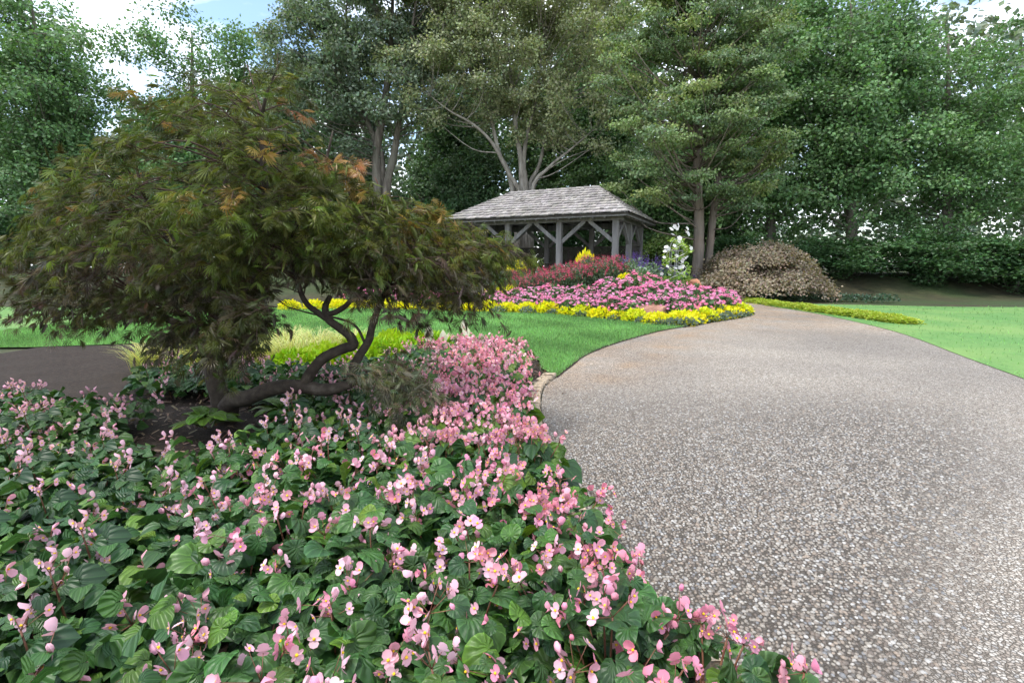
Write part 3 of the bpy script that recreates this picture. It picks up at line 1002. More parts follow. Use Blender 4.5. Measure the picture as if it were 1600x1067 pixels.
# the woodland behind
def back_tree(name, label, px, Y, top, halfw, col, low=330, n=90, per=190, leaf=0.225, grp=None, lean=0, bark='bark', flat=.75, r=1.5):
    b = on_ground(px, Y)
    mid = (top + low) / 2
    st = [([b, at(px, 340, Y), at(px + lean * .5, (340 + top) / 2, Y), at(px + lean, top + 30, Y)], [.34, .28, .18, .04])]
    bl = [pxblob(px, mid, Y, halfw, (low - top) / 2), pxblob(px + halfw * .3, mid - (low - top) * .2, Y, halfw * .7, (low - top) / 4), pxblob(px - halfw * .3, mid + (low - top) * .15, Y, halfw * .7, (low - top) / 4)]
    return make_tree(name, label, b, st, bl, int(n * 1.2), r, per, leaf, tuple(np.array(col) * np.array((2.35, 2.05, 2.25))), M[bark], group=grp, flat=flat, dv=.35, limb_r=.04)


back_tree('woodland_tree', 'dark green woodland tree at far left behind the Japanese maple', 425, 40, 95, 75, (0.055, 0.105, 0.05), low=390, n=110)
back_tree('woodland_tree', 'dark tree filling the gap between grey tree and pale tree', 700, 43, 120, 70, (0.042, 0.085, 0.038), low=380, n=110)
back_tree('woodland_tree', 'shadowy tree just behind left end of the gazebo ridge', 745, 40, 225, 50, (0.040, 0.080, 0.034), low=400, n=70)
back_tree('woodland_tree', 'tall woodland tree behind the right end of the gazebo roof', 950, 42, 30, 70, (0.060, 0.115, 0.046), low=380, n=140)
back_tree('woodland_tree', 'low dense tree between gazebo roof and double-trunk tree', 1020, 36, 215, 62, (0.058, 0.115, 0.040), low=420, n=110, leaf=.2)
back_tree('woodland_tree', 'dark tree behind the double-trunk tree trunks', 1105, 38, 200, 70, (0.040, 0.085, 0.032), low=430, n=110)
back_tree('woodland_tree', 'large green tree at right edge above the weeping maple', 1205, 33, -30, 80, (0.062, 0.125, 0.045), low=400, n=170, leaf=.19)
back_tree('woodland_tree', 'broad tree behind and above the grey three-stemmed tree', 520, 45, 150, 90, (0.058, 0.11, 0.05), low=400, n=110)
back_tree('woodland_tree', 'slender woodland tree seen through the pale tree stems', 860, 46, 60, 75, (0.05, 0.10, 0.045), low=390, n=120)
def kids_of(o):
    return [c for c in COL.objects if c.parent == o]


def replant(src, kids, loc, rz, sc, lab):
    c = src.copy(); COL.objects.link(c)
    c.location = loc; c.rotation_euler = (0, 0, rz); c.scale = (sc, sc, sc)
    c['label'] = lab
    for k in kids:
        d = k.copy(); COL.objects.link(d); d.parent = c
    return c


side_a = back_tree('woodland_tree', 'broad roadside tree left of the Japanese maple top', 300, 36, 20, 110, (0.06, 0.12, 0.046), low=410, n=130, per=260, leaf=.19)
side_b = back_tree('woodland_tree', 'big green tree right of the weeping maple', 1330, 31, -40, 105, (0.06, 0.12, 0.046), low=410, n=130, per=260, leaf=.18)
ka, kb = kids_of(side_a), kids_of(side_b)
for (px, Y, src, kk, rz, sc, lab) in ((110, 34, side_b, kb, 2.1, 1.05, 'tall leafy tree standing at the far left side'), (-60, 33, side_a, ka, 1.3, .9, 'leftmost tree at the edge of the view'),
                                      (1480, 30, side_a, ka, 2.6, .85, 'second green tree right of the weeping maple'), (1640, 31, side_b, kb, 4.0, .95, 'rightmost tree at the edge of the view')):
    replant(src, kk, tuple(on_ground(px, Y)), rz, sc, lab)

# the far wood, one mass
fw = MB()
nf = 70000
fx_ = rng.uniform(-75, 75, nf)
hmax = np.interp(fx_, [-75, -30, -23, -17, 30, 75], [17, 14, 15, 25, 27, 22]) + 1.5 * np.sin(fx_ * .9) + 1.2 * np.sin(fx_ * 2.3 + 1)
fz = 1 + hmax * rng.random(nf) ** .9
fy = 56 + 3 * np.sin(fx_ * .4) * np.sin(fz * .5) + rng.normal(size=nf) * 1.6
clump_t = .75 + .5 * (.5 + .5 * np.sin(fx_ * 1.1 + np.sin(fz * .9) * 2) * np.sin(fz * 1.2 + fx_ * .3))
stamp(fw, KITE, np.stack([fx_, fy, fz], 1), frames(rdir(nf), norm(np.array([[0, -.5, .7]]) + .5 * rng.normal(size=(nf, 3)))), .5 + .3 * rng.random(nf), jitter((.17, .22, .155), nf, .35) * clump_t[:, None])
o = fw.build('distant_woodland', M['leaf'])
o['kind'] = 'stuff'; tag(o, 'distant green woodland mass closing the view behind all trees', 'woodland')

# dark understory shrubs
SHR = {}
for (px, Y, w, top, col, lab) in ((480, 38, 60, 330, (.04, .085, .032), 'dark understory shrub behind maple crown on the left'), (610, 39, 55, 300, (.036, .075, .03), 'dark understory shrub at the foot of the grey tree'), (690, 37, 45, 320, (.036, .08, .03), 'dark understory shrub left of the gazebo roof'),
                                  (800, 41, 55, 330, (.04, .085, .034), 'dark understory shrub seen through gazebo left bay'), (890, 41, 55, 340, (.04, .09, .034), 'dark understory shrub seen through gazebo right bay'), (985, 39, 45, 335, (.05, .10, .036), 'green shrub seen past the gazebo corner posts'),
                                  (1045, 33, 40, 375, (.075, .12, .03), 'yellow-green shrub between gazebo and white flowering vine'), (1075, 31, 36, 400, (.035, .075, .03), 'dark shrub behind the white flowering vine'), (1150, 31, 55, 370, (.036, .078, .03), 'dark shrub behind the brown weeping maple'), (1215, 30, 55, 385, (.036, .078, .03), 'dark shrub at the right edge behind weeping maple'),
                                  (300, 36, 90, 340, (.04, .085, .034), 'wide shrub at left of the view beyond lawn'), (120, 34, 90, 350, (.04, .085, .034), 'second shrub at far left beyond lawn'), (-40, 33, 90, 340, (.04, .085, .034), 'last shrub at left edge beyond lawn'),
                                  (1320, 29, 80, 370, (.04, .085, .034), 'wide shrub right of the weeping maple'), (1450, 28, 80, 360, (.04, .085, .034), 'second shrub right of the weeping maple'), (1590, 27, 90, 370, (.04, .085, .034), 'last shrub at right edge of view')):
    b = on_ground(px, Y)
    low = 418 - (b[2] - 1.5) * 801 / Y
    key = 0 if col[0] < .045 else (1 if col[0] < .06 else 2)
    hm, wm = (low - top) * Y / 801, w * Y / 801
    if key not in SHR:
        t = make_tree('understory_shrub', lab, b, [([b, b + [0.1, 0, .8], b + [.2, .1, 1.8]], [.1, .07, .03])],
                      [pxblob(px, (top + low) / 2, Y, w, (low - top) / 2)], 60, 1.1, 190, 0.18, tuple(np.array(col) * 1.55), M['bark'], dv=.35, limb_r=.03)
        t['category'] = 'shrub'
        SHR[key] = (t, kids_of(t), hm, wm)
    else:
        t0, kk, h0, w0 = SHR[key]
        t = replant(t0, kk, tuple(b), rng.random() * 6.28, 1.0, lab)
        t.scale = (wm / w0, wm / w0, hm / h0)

# ------------------------------------------------------------------ weeping maple on the right
def weeping_maple():
    b = np.array([11.9, 25.2, float(terrain(11.9, 25.2))])
    t = thing('weeping_maple', 'brown-bronze weeping maple dome at the right edge beyond the path', 'tree', tuple(b))
    mb = MB(); mb.add(*tube(catmull([(0, 0, -.05), (.1, 0, .5), (-.15, .1, 1.1), (.1, 0, 1.7)], 5), [.14, .11, .09, .05], 8, .2))
    mb.build('trunk', M['maplebark'], t, smooth_=True)
    limb, crown = MB(), MB()
    for i in range(125):
        a = rng.random() * 6.28
        rr = 3.1 * math.sqrt(rng.random())
        top = 2.55 * (1 - (rr / 3.5) ** 2.2) + .25
        p0 = np.array([.1 * math.cos(a), .1 * math.sin(a), 1.5])
        z = top * (0.35 + .65 * rng.random() ** .6)
        p1 = np.array([rr * math.cos(a), rr * math.sin(a), z])
        mid = (p0 + p1) / 2 + [0, 0, .35]
        limb.add(*tube(catmull([p0, mid, p1], 4), [.03, .008], 4))
        d = np.array([math.cos(a), math.sin(a), -.55])
        k = 230
        f = rng.random((k, 1))
        side = np.array([-math.sin(a), math.cos(a), 0])
        pos = p1 + d * (f * .75 - .2) + side * rng.normal(size=(k, 1)) * .3 + [0, 0, -.22] * f ** 2 + rng.normal(size=(k, 3)) * .07
        nr = norm(np.array([math.cos(a) * .6, math.sin(a) * .6, .8]) + rng.normal(size=(k, 3)) * .4)
        dr = norm(d + rng.normal(size=(k, 3)) * .8)
        tint = np.array((0.27, 0.218, 0.162) if rng.random() < .9 else (0.17, 0.165, 0.10)) * (0.6 + .8 * rng.random())
        stamp(crown, KITE, pos, frames(dr, nr), .07 + .06 * rng.random(k), jitter(tint, k, .3, .07))
    limb.build('limb', M['twig'], t, smooth_=True)
    crown.build('crown', M['mapleleaf'], t)


weeping_maple()

# ------------------------------------------------------------------ flower bed plants (shared meshes, one object per plant)
def mound_leaves(mb, n, rad, h, leaf, col, proto=KITE, mat=0, inner=0.35, up=0.6, dv=.3):
    a = rng.random(n) * 6.28
    el = np.arcsin(rng.random(n) ** 0.8)
    f = inner + (1 - inner) * rng.random(n) ** .5
    p = np.stack([np.cos(a) * np.cos(el) * rad * f, np.sin(a) * np.cos(el) * rad * f, np.sin(el) * h * f + .02], 1)
    o_ = norm(p + [0, 0, .05])
    nr = norm(o_ * .5 + [0, 0, up] + rng.normal(size=(n, 3)) * .4)
    dr = norm(o_ + rng.normal(size=(n, 3)) * .6)
    stamp(mb, proto, p, frames(dr, nr), leaf * (.7 + .6 * rng.random(n)), jitter(col, n, dv, .07), mat)


def proto_plant(name, parts):
    """parts: list of (part name, MB, material); returns part meshes"""
    return [(pn, mb.mesh(pn, mt), k) for pn, mb, mt, k in parts]


def plant(meshes, name, label, cat, loc, rz, sc, group=None):
    t = thing(name, label, cat, loc, rz, group, sc)
    for pn, me, k in meshes:
        put(pn, me, t, kind=k)
    return t


def pentas_proto(pink):
    fol, bl = MB(), MB()
    mound_leaves(fol, 240, .37, .44, .095, (.085, .165, .06))
    n = 24
    a = rng.random(n) * 6.28
    rr = .38 * rng.random(n) ** .5
    p = np.stack([np.cos(a) * rr, np.sin(a) * rr, .44 * np.sqrt(np.maximum(0, 1 - (rr / .44) ** 2)) + .02 + .05 * rng.random(n)], 1)
    up = norm(np.array([[0, 0, 1.0]]) + .5 * p + .25 * rng.normal(size=(n, 3)))
    stamp(bl, DOME, p, frames(norm(np.cross(up, rdir(n))), up), .034 + .018 * rng.random(n), jitter(pink, n, .2, .05))
    # florets standing out of each head
    q = np.repeat(p, 5, 0) + rng.normal(size=(n * 5, 3)) * [.025, .025, .012] + [0, 0, .022]
    stamp(bl, KITE, q, frames(rdir(n * 5), norm(np.array([[0, 0, 1.0]]) + .4 * rng.normal(size=(n * 5, 3)))), .036, jitter(np.array(pink) * 1.12, n * 5, .2, .05))
    return proto_plant('pentas', [('foliage', fol, M['plantleaf'], 'stuff'), ('blossom', bl, M['petal'], 'stuff')])


PENT = [pentas_proto(c) for c in ((.74, .24, .42), (.74, .29, .48), (.76, .24, .37), (.74, .34, .52))]
ROCK1 = (at(1020, 480, 14.75)[0], 14.75)
cnt = 0
for row in range(11):
    d = 0.62 + row * 0.43
    for x in np.arange(-6.2, 8.2, 0.43):
        xx = x + (row % 2) * .21 + (rng.random() - .5) * .16
        y = float(border(xx)) + d + (rng.random() - .5) * .16
        depth_lim = np.interp(xx, [-7, -2.5, -.8, .2, 2.5, 4.2, 6, 7.3], [2.2, 2.2, 2.3, 2.6, 3.7, 5.2, 4.7, 2.6])
        if d > depth_lim: continue
        px = 800 + 801 * xx / y
        if px > 1140 or (px < 500 and rng.random() < .3): continue
        if abs(xx - ROCK1[0]) < .62 and y < ROCK1[1] + .35: continue
        if 1022 < px < 1080 and 18.3 < y: continue
        plant(PENT[rng.integers(4)], 'pentas_plant', 'pink-flowered low bushy plant in the wide bed before the gazebo', 'flower', (xx, y, float(terrain(xx, y)) - .02), rng.random() * 6.28, (.74 + .46 * rng.random()) * (1.0 + .22 * float(smooth((xx - 2.5) / 2.5))), 'pink flowering plants in the bed')
        cnt += 1
        if cnt >= 290: break
    if cnt >= 290: break


def gold_proto(col=(.72, .70, .014)):
    fol = MB()
    mound_leaves(fol, 330, .34, .27, .075, col, inner=.4, up=.8, dv=.22)
    # short upright shoots
    n = 60
    a = rng.random(n) * 6.28; rr = .3 * rng.random(n) ** .5
    p = np.stack([np.cos(a) * rr, np.sin(a) * rr, .26 * np.sqrt(1 - (rr / .36) ** 2)], 1)
    stamp(fol, SLIM, p, frames(norm(np.array([[0, 0, 1.0]]) + .45 * rng.normal(size=(n, 3))), rdir(n)), .09, jitter(col, n, .15))
    return proto_plant('gold', [('foliage', fol, M['goldleaf'], 'stuff')])


GOLD = [gold_proto(), gold_proto((.74, .70, .012)), gold_proto((.62, .66, .02))]
ORD = ['first', 'second', 'third', 'fourth', 'fifth', 'sixth', 'seventh', 'eighth', 'ninth', 'tenth', 'eleventh', 'twelfth', 'thirteenth', 'fourteenth', 'fifteenth', 'sixteenth', 'seventeenth', 'eighteenth', 'nineteenth', 'twentieth']
ROWM = []
x = -6.6
while x < 7.5:
    y = float(border(x)) + .16 + .12 * (rng.random() - .5)
    dy = float(border(x + .3)) - float(border(x))
    ROWM.append(plant(GOLD[rng.integers(3)], 'golden_mound_plant', 'bright yellow mounded edging plant between lawn and pink flowers', 'shrub', (x, y, float(terrain(x, y)) - .02), rng.random() * 6.28, .92 + .4 * rng.random(), 'yellow mounds edging the bed'))
    x += .64 / math.sqrt(1 + (dy / .3) ** 2) * (0.9 + .3 * rng.random())
for i, o in enumerate(ROWM[::-1]):
    o['label'] = f'{ORD[i]} yellow mound from the path tip along the front edging row' if i < 20 else 'yellow edging mound at the far left end, hidden by the maple'
# second row thickening the tip by the path
for x in np.arange(4.4, 7.6, .42):
    y = float(border(x)) + .5
    plant(GOLD[rng.integers(3)], 'golden_mound_plant', 'yellow mound in the second row behind the edging at the path tip', 'shrub', (x + .1, y, float(terrain(x, y)) - .02), rng.random() * 6.28, .9 + .3 * rng.random(), 'yellow mounds edging the bed')


def silver_proto():
    fol = MB()
    mound_leaves(fol, 170, .22, .15, .06, (.14, .19, .14), up=.6)
    return proto_plant('silver', [('foliage', fol, M['plantleaf'], 'stuff')])


SILV = silver_proto()
for x in np.concatenate([np.arange(3.5, 7.4, .34), [-.4, .5, 1.3, 2.1, 2.9]]):
    y = float(border(x)) - .2
    plant(SILV, 'silver_edging_plant', 'small silver-grey edging plant in front of the yellow mounds', 'plant', (x, y, .01), rng.random() * 6.28, .8 + .5 * rng.random(), 'silver edging plants')

# broad yellow carpet at the left of the bed
for i, (px, py) in enumerate([(736, 442), (752, 444), (768, 445), (784, 444), (798, 441), (744, 438), (760, 437), (776, 438), (792, 436), (728, 440), (716, 441)]):
    Y = 19.9 + (445 - py) * .16
    x = at(px, py, Y)[0]
    plant(GOLD[i % 3], 'golden_mound_plant', 'yellow carpet plant in the block left of the red flowers', 'shrub', (x, Y, float(terrain(x, Y)) + .02), rng.random() * 6.28, (1.25, 1.25, 1.3), 'yellow carpet block')


def salvia_proto(col, leafc, n_sp, h, rad, nl, spike=.16):
    fol, bl = MB(), MB()
    mound_leaves(fol, nl, rad, h * .85, .085, leafc, inner=.25)
    a = rng.random(n_sp) * 6.28
    rr = rad * 1.0 * rng.random(n_sp) ** .5
    base_ = np.stack([np.cos(a) * rr, np.sin(a) * rr, h * .83 * np.sqrt(np.maximum(0.05, 1 - (rr / (rad * 1.1)) ** 2))], 1)
    d = norm(np.array([[0, 0, 1.0]]) + .5 * base_ / rad * [1, 1, 0] + .2 * rng.normal(size=(n_sp, 3)))
    k = 11
    for j in range(k):
        f = j / k
        p = base_ + d * spike * f * (0.7 + .6 * rng.random((n_sp, 1))) + rng.normal(size=(n_sp, 3)) * .014
        stamp(bl, KITE, p, frames(norm(d * .3 + rdir(n_sp)), rdir(n_sp)), .042 * (1.1 - .6 * f), jitter(col, n_sp, .3, .1))
    return proto_plant('salvia', [('foliage', fol, M['plantleaf'], 'stuff'), ('blossom', bl, M['petal'], 'stuff')])


RED = [salvia_proto((.52, .075, .13), (.11, .155, .09), 70, .88, .54, 760, .14), salvia_proto((.58, .11, .18), (.10, .15, .085), 80, .96, .56, 800, .16)]
for (px, Y, s) in ((808, 20.6, .82), (832, 20.4, .95), (856, 20.3, 1.0), (880, 20.2, 1.0), (905, 20.2, 1.02), (928, 20.3, 1.0), (950, 20.4, .92), (968, 20.8, .75), (820, 21.4, 1.05), (846, 21.3, 1.12), (872, 21.2, 1.1), (896, 21.2, 1.1), (920, 21.2, 1.1), (944, 21.3, 1.05), (966, 21.6, .95), (800, 21.6, .9)):
    x = at(px, 430, Y)[0]
    plant(RED[rng.integers(2)], 'red_salvia', 'tall red-flowered bush in the mass in front of the gazebo posts', 'flower', (x, Y, float(terrain(x, Y)) - .02), rng.random() * 6.28, s, 'red flowering bushes')
PURP = [salvia_proto((.13, .07, .30), (.17, .25, .15), 26, .85, .42, 380, .36), salvia_proto((.10, .05, .22), (.09, .16, .09), 30, .75, .4, 300, .34)]
PURP2 = salvia_proto((.20, .16, .34), (.22, .31, .2), 10, .7, .42, 420, .26)
for px, Y, s, k in ((985, 20.8, 1.05, 0), (1003, 20.2, 1.0, 2), (1018, 20.6, 1.1, 0), (1030, 21.2, 1.05, 1), (1044, 21.0, .95, 1), (1072, 21.2, .9, 1), (996, 21.4, 1.1, 0), (1012, 19.6, .8, 2)):
    x = at(px, 430, Y)[0]
    plant(PURP2 if k == 2 else PURP[k], 'purple_salvia', {0: 'pale green bush with violet flower spikes beside the gazebo corner', 1: 'dark bush with deep purple spikes beside the white vine', 2: 'pale grey-green leafy bush in front of the violet spikes'}[k], 'flower', (x, Y, float(terrain(x, Y)) - .02), rng.random() * 6.28, s, 'purple flowering bushes')

# taller golden shrubs behind the red mass
for px, Y, s, lab in ((806, 22.4, 1.55, 'golden shrub behind the left end of the red bushes'), (914, 22.3, 1.45, 'golden shrub poking up in the middle of the red bushes'), (1133 - 8, 24, 1.0, 'small golden plant at the foot of the double-trunk tree'), (978, 19.9, 1.0, 'small golden plant at the right foot of the red bushes')):
    x = at(px, 430, Y)[0]
    p_ = plant(GOLD[1], 'golden_shrub', lab, 'shrub', (x, Y, float(terrain(x, Y)) - .02), rng.random() * 6.28, (s, s, s * 2.35 if s > 1.2 else s))

# yellow strip and dark groundcover beyond the path, right
STRIP = gold_proto((.38, .46, .06))
for i, px in enumerate(np.arange(1140, 1420, 11)):
    p = gp(px, 469 + (px - 1140) * .14 - 1, 0)
    plant(STRIP, 'golden_mound_plant', 'yellow-green low plant in the strip across the path under the weeping maple', 'shrub', (p[0], p[1], 0.0), rng.random() * 6.28, (1.1 + .3 * rng.random(), 1.1, .62 + .2 * rng.random()), 'yellow strip across the path')
for i in range(22):
    px = 1100 + i * 14
    Y = 23.6 - .02 * i * i * .2 + .5 * rng.random()
    x = at(px, 430, Y)[0]
    fo = MB(); mound_leaves(fo, 110, .4, .32, .1, (.055, .10, .06))
    t = thing('groundcover_plant', 'dark leafy groundcover plant under the brown weeping maple', 'plant', (x, Y, float(terrain(x, Y))), 0, 'dark groundcover plants')
    fo.build('foliage', M['plantleaf'], t, kind='stuff')
# green plants left of the bed behind maple
for px, Y in ((728, 21.5), (742, 21.8), (772, 21.2), (788, 20.9), (705, 21.2), (680, 21)):
    x = at(px, 430, Y)[0]
    fo = MB(); mound_leaves(fo, 300, .55, .8, .13, (.09, .17, .08))
    t = thing('leafy_shrub', 'grey-green leafy shrub behind the yellow carpet block', 'shrub', (x, Y, float(terrain(x, Y))), 0, 'leafy shrubs behind yellow block')
    fo.build('foliage', M['plantleaf'], t, kind='stuff')

# small stone pedestal
x = at(757, 430, 21.0)[0]
pz = float(terrain(x, 21.0))
t = thing('stone_pedestal', 'small pale grey stone pedestal with flat top behind the yellow carpet block', 'pedestal', (x, 21.0, pz), .3)
mb = MB(); mb.add(*box(-.16, .16, -.16, .16, -.05, .72)); mb.build('shaft', M['stonegrey'], t)
mb = MB(); mb.add(*box(-.24, .24, -.24, .24, .72, .80)); mb.build('cap', M['stonegrey'], t)


def boulder(name, label, loc, size, mat, seed, rz):
    r_ = np.random.default_rng(seed)
    bm = bmesh.new()
    bmesh.ops.create_icosphere(bm, subdivisions=4, radius=1)
    # chip flat facets off a ball
    planes = [(norm(r_.normal(size=3) * [1, 1, .8] + [0, 0, .15]), 0.40 + .28 * r_.random()) for _ in range(13)]
    ph = r_.random(9) * 6
    for v in bm.verts:
        p = np.array(v.co)
        for n_, d_ in planes:
            k = p @ n_ - d_
            if k > 0: p = p - n_ * k * .93
        q = 1 + .025 * math.sin(7 * p[0] + ph[0]) * math.sin(6 * p[1] + ph[1]) + .02 * math.sin(15 * p[2] + ph[2] + 9 * p[0])
        v.co = p * q * np.array(size)
    me = bpy.data.meshes.new(name); bm.to_mesh(me); bm.free()
    me.materials.append(mat)
    o = put(name, me, None, loc)
    o.rotation_euler = (0, 0, rz)
    tag(o, label, 'rock')


boulder('boulder', 'reddish brown boulder set among yellow mounds and pink flowers', (ROCK1[0], ROCK1[1], .14), (.85, .6, .62), M['boulder'], 4, .3)
p = at(1086, 436, 19.2)
boulder('boulder', 'orange rock at the foot of the white flowering vine', (p[0], p[1], p[2] - .27), (.6, .34, .36), M['orange_rock'], 9, .8)

# obelisk trellis and white flowering vine
def trellis():
    Y = 18.9
    x = at(1056, 430, Y)[0]
    z = float(terrain(x, Y))
    t = thing('obelisk_trellis', 'slim metal wire obelisk standing in the pink flowers', 'trellis', (x, Y, z))
    H = 1.62
    for k in range(6):
        a = k * math.pi / 3
        mb = MB(); mb.add(*tube(np.array([(.26 * math.cos(a), .26 * math.sin(a), -.05), (.25 * math.cos(a), .25 * math.sin(a), H)]), [.009, .009], 6))
        mb.build('upright_rod', M['metal'], t)
    for h in (.5, 1.05, 1.6):
        aa = np.linspace(0, 2 * math.pi, 25)
        mb = MB(); mb.add(*tube(np.stack([.262 * np.cos(aa), .262 * np.sin(aa), 0 * aa + h], 1), [.007, .007], 5)); mb.build('hoop', M['metal'], t)
    for k in range(2):
        aa = np.linspace(0, math.pi, 13)
        r_ = np.stack([.26 * np.cos(aa) * math.cos(k * 1.57), .26 * np.cos(aa) * math.sin(k * 1.57), H + .42 * np.sin(aa)], 1)
        mb = MB(); mb.add(*tube(r_, [.009, .009], 6)); mb.build('arch_rod', M['metal'], t)
    mb = MB(); mb.add(*tube(np.array([(0, 0, -.05), (0, 0, H + .43)]), [.016, .014], 8)); mb.build('centre_pole', M['metal'], t)
    v = thing('flowering_vine', 'white-flowered climbing vine winding up the wire obelisk', 'vine', (x + .001, Y, z))
    stem, fol = MB(), MB()
    th = np.linspace(0, 4 * math.pi, 60)
    for ph, dirn in ((0, 1), (2.2, 1), (3.6, -1)):
        hel = np.stack([.35 * np.cos(th * dirn + ph), .35 * np.sin(th * dirn + ph), np.linspace(0, 2.0, 60)], 1)
        hel[-10:, :2] *= np.linspace(1, .3, 10)[:, None]
        stem.add(*tube(hel, [.012, .006], 5))
        k = 190
        i = rng.integers(0, 60, k)
        p = hel[i] + rng.normal(size=(k, 3)) * [.07, .07, .05]
        o_ = norm(p * [1, 1, 0])
        stamp(fol, KITE, p, frames(norm(o_ + [0, 0, -.2] + rng.normal(size=(k, 3)) * .6), norm(o_ * .4 + [0, 0, .8] + rng.normal(size=(k, 3)) * .4)), .12 * (.7 + .6 * rng.random(k)), jitter((.27, .40, .08), k, .3))
    k = 260
    a = rng.random(k) * 6.28
    rr = .42 * rng.random(k) ** .5
    p = np.stack([rr * np.cos(a), rr * np.sin(a), .62 * rng.random(k)], 1)
    stamp(fol, KITE, p, frames(rdir(k), norm(np.array([[0, 0, 1.0]]) + .6 * rng.normal(size=(k, 3)))), .13 * (.7 + .6 * rng.random(k)), jitter((.15, .27, .05), k, .35))
    stem.build('stem', M['plantleaf'], v, smooth_=True)
    fol.build('foliage', M['plantleaf'], v, kind='stuff')
    # five-petalled white flowers
    m_ = MB()
    for q in range(5):
        a = q * 1.2566
        c_, s_ = math.cos(a), math.sin(a)
        P5 = np.array([[0, 0, 0], [.35, .30, .12], [.42, .75, .1], [0, 1.0, .02], [-.42, .75, .1], [-.35, .30, .12]])
        Rz = np.array([[c_, -s_, 0], [s_, c_, 0], [0, 0, 1]])
        m_.add(P5 @ Rz.T, [[0, 1, 2], [0, 2, 3], [0, 3, 4], [0, 4, 5]], None, 0, (.80, .81, .79))
    fm = m_.mesh('flower', M['petal'])
    spots = [(1054, 354), (1049, 358), (1060, 352), (1074, 357), (1074, 363), (1076, 366), (1051, 366), (1062, 372), (1061, 377), (1054, 384), (1041, 386), (1039, 393), (1045, 389), (1057, 400), (1066, 406), (1070, 403), (1073, 402), (1038, 402), (1040, 392), (1080, 388), (1063, 418), (1067, 417), (1048, 422), (1046, 429), (1034, 419), (1058, 357), (1068, 405), (1055, 419), (1043, 416), (1066, 408), (1034, 428), (1072, 361)]
    for px, py in spots:
        q = at(px, py, Y - .3) - np.array([x, Y, z])
        o = put('flower', fm, v, tuple(q))
        o.rotation_euler = (R(60 + rng.normal() * 22), R(rng.normal() * 20), R(rng.normal() * 35))
        s = .068 + .03 * rng.random()
        o.scale = (s, s, s)


trellis()

# ------------------------------------------------------------------ planting behind the maple: pale grass, golden block, caladium
def pale_grass(loc, k, s, lab, col):
    t = thing('ornamental_grass', lab, 'grass', loc)
    mb = MB()
    for i in range(k):
        a = rng.random() * 6.28
        rr = .25 * rng.random() ** .5
        b = np.array([rr * math.cos(a), rr * math.sin(a), 0])
        h = s * (.6 + .5 * rng.random())
        ln = h * (.3 + .5 * rng.random())
        a2 = a + rng.normal() * .5
        d = np.array([math.cos(a2), math.sin(a2), 0])
        w = .006
        sd = np.array([-d[1], d[0], 0]) * w
        pts = [b + d * ln * f ** 2 + [0, 0, h * (f - .35 * f ** 3)] for f in (0, .35, .7, 1.0)]
        V = [pts[0] - sd, pts[0] + sd, pts[1] - sd, pts[1] + sd, pts[2] - sd * .7, pts[2] + sd * .7, pts[3]]
        mb.add(np.array(V), [[4, 5, 6]], [[0, 1, 3, 2], [2, 3, 5, 4]], 0, jitter(col, 1, .3)[0])
    mb.build('blade', M['grass'], t, kind='stuff')


PGRP = 'blonde grass clumps'
for (x, y) in [(-3.0, 8.0), (-3.35, 7.6), (-3.7, 8.1), (-3.3, 8.5), (-2.75, 8.5), (-4.0, 7.5), (-4.3, 8.2), (-3.9, 8.9), (-4.7, 7.7), (-5.2, 8.3), (-3.65, 7.1), (-4.3, 6.9), (-3.1, 7.2), (-5.0, 7.0)]:
    t = pale_grass((x, y, .05), 260, .62, 'blonde feathery ornamental grass clump seen under the maple branches', (.50, .52, .20))
for o in [o for o in COL.objects if o.name.startswith('ornamental_grass')]:
    o['group'] = PGRP
LIME = [gold_proto((.30, .48, .015)), gold_proto((.36, .52, .012))]
for (x, y) in [(-2.55, 7.0), (-2.2, 7.3), (-2.75, 7.4), (-2.3, 7.8), (-1.95, 7.7), (-2.0, 8.3), (-2.5, 8.3), (-1.6, 8.1), (-1.65, 8.7), (-2.1, 8.9), (-2.9, 6.7), (-1.25, 8.5)]:
    plant(LIME[rng.integers(2)], 'lime_plant', 'lime-yellow leafy plant in the block behind the maple trunk', 'plant', (x, y, .04), rng.random() * 6.28, (1.0, 1.0, 1.25), 'lime yellow plants behind the maple')
for (x, y) in [(-5.3, 15.5), (-4.6, 15.8), (-6.2, 15.3), (-7, 15.0), (-7.8, 14.8)]:
    plant(GOLD[0], 'golden_mound_plant', 'yellow plant beyond the lawn seen under the maple crown', 'shrub', (x, y + 3.2, float(terrain(x, y + 3.2))), 0, 1.2, 'yellow plants beyond the lawn on the left')


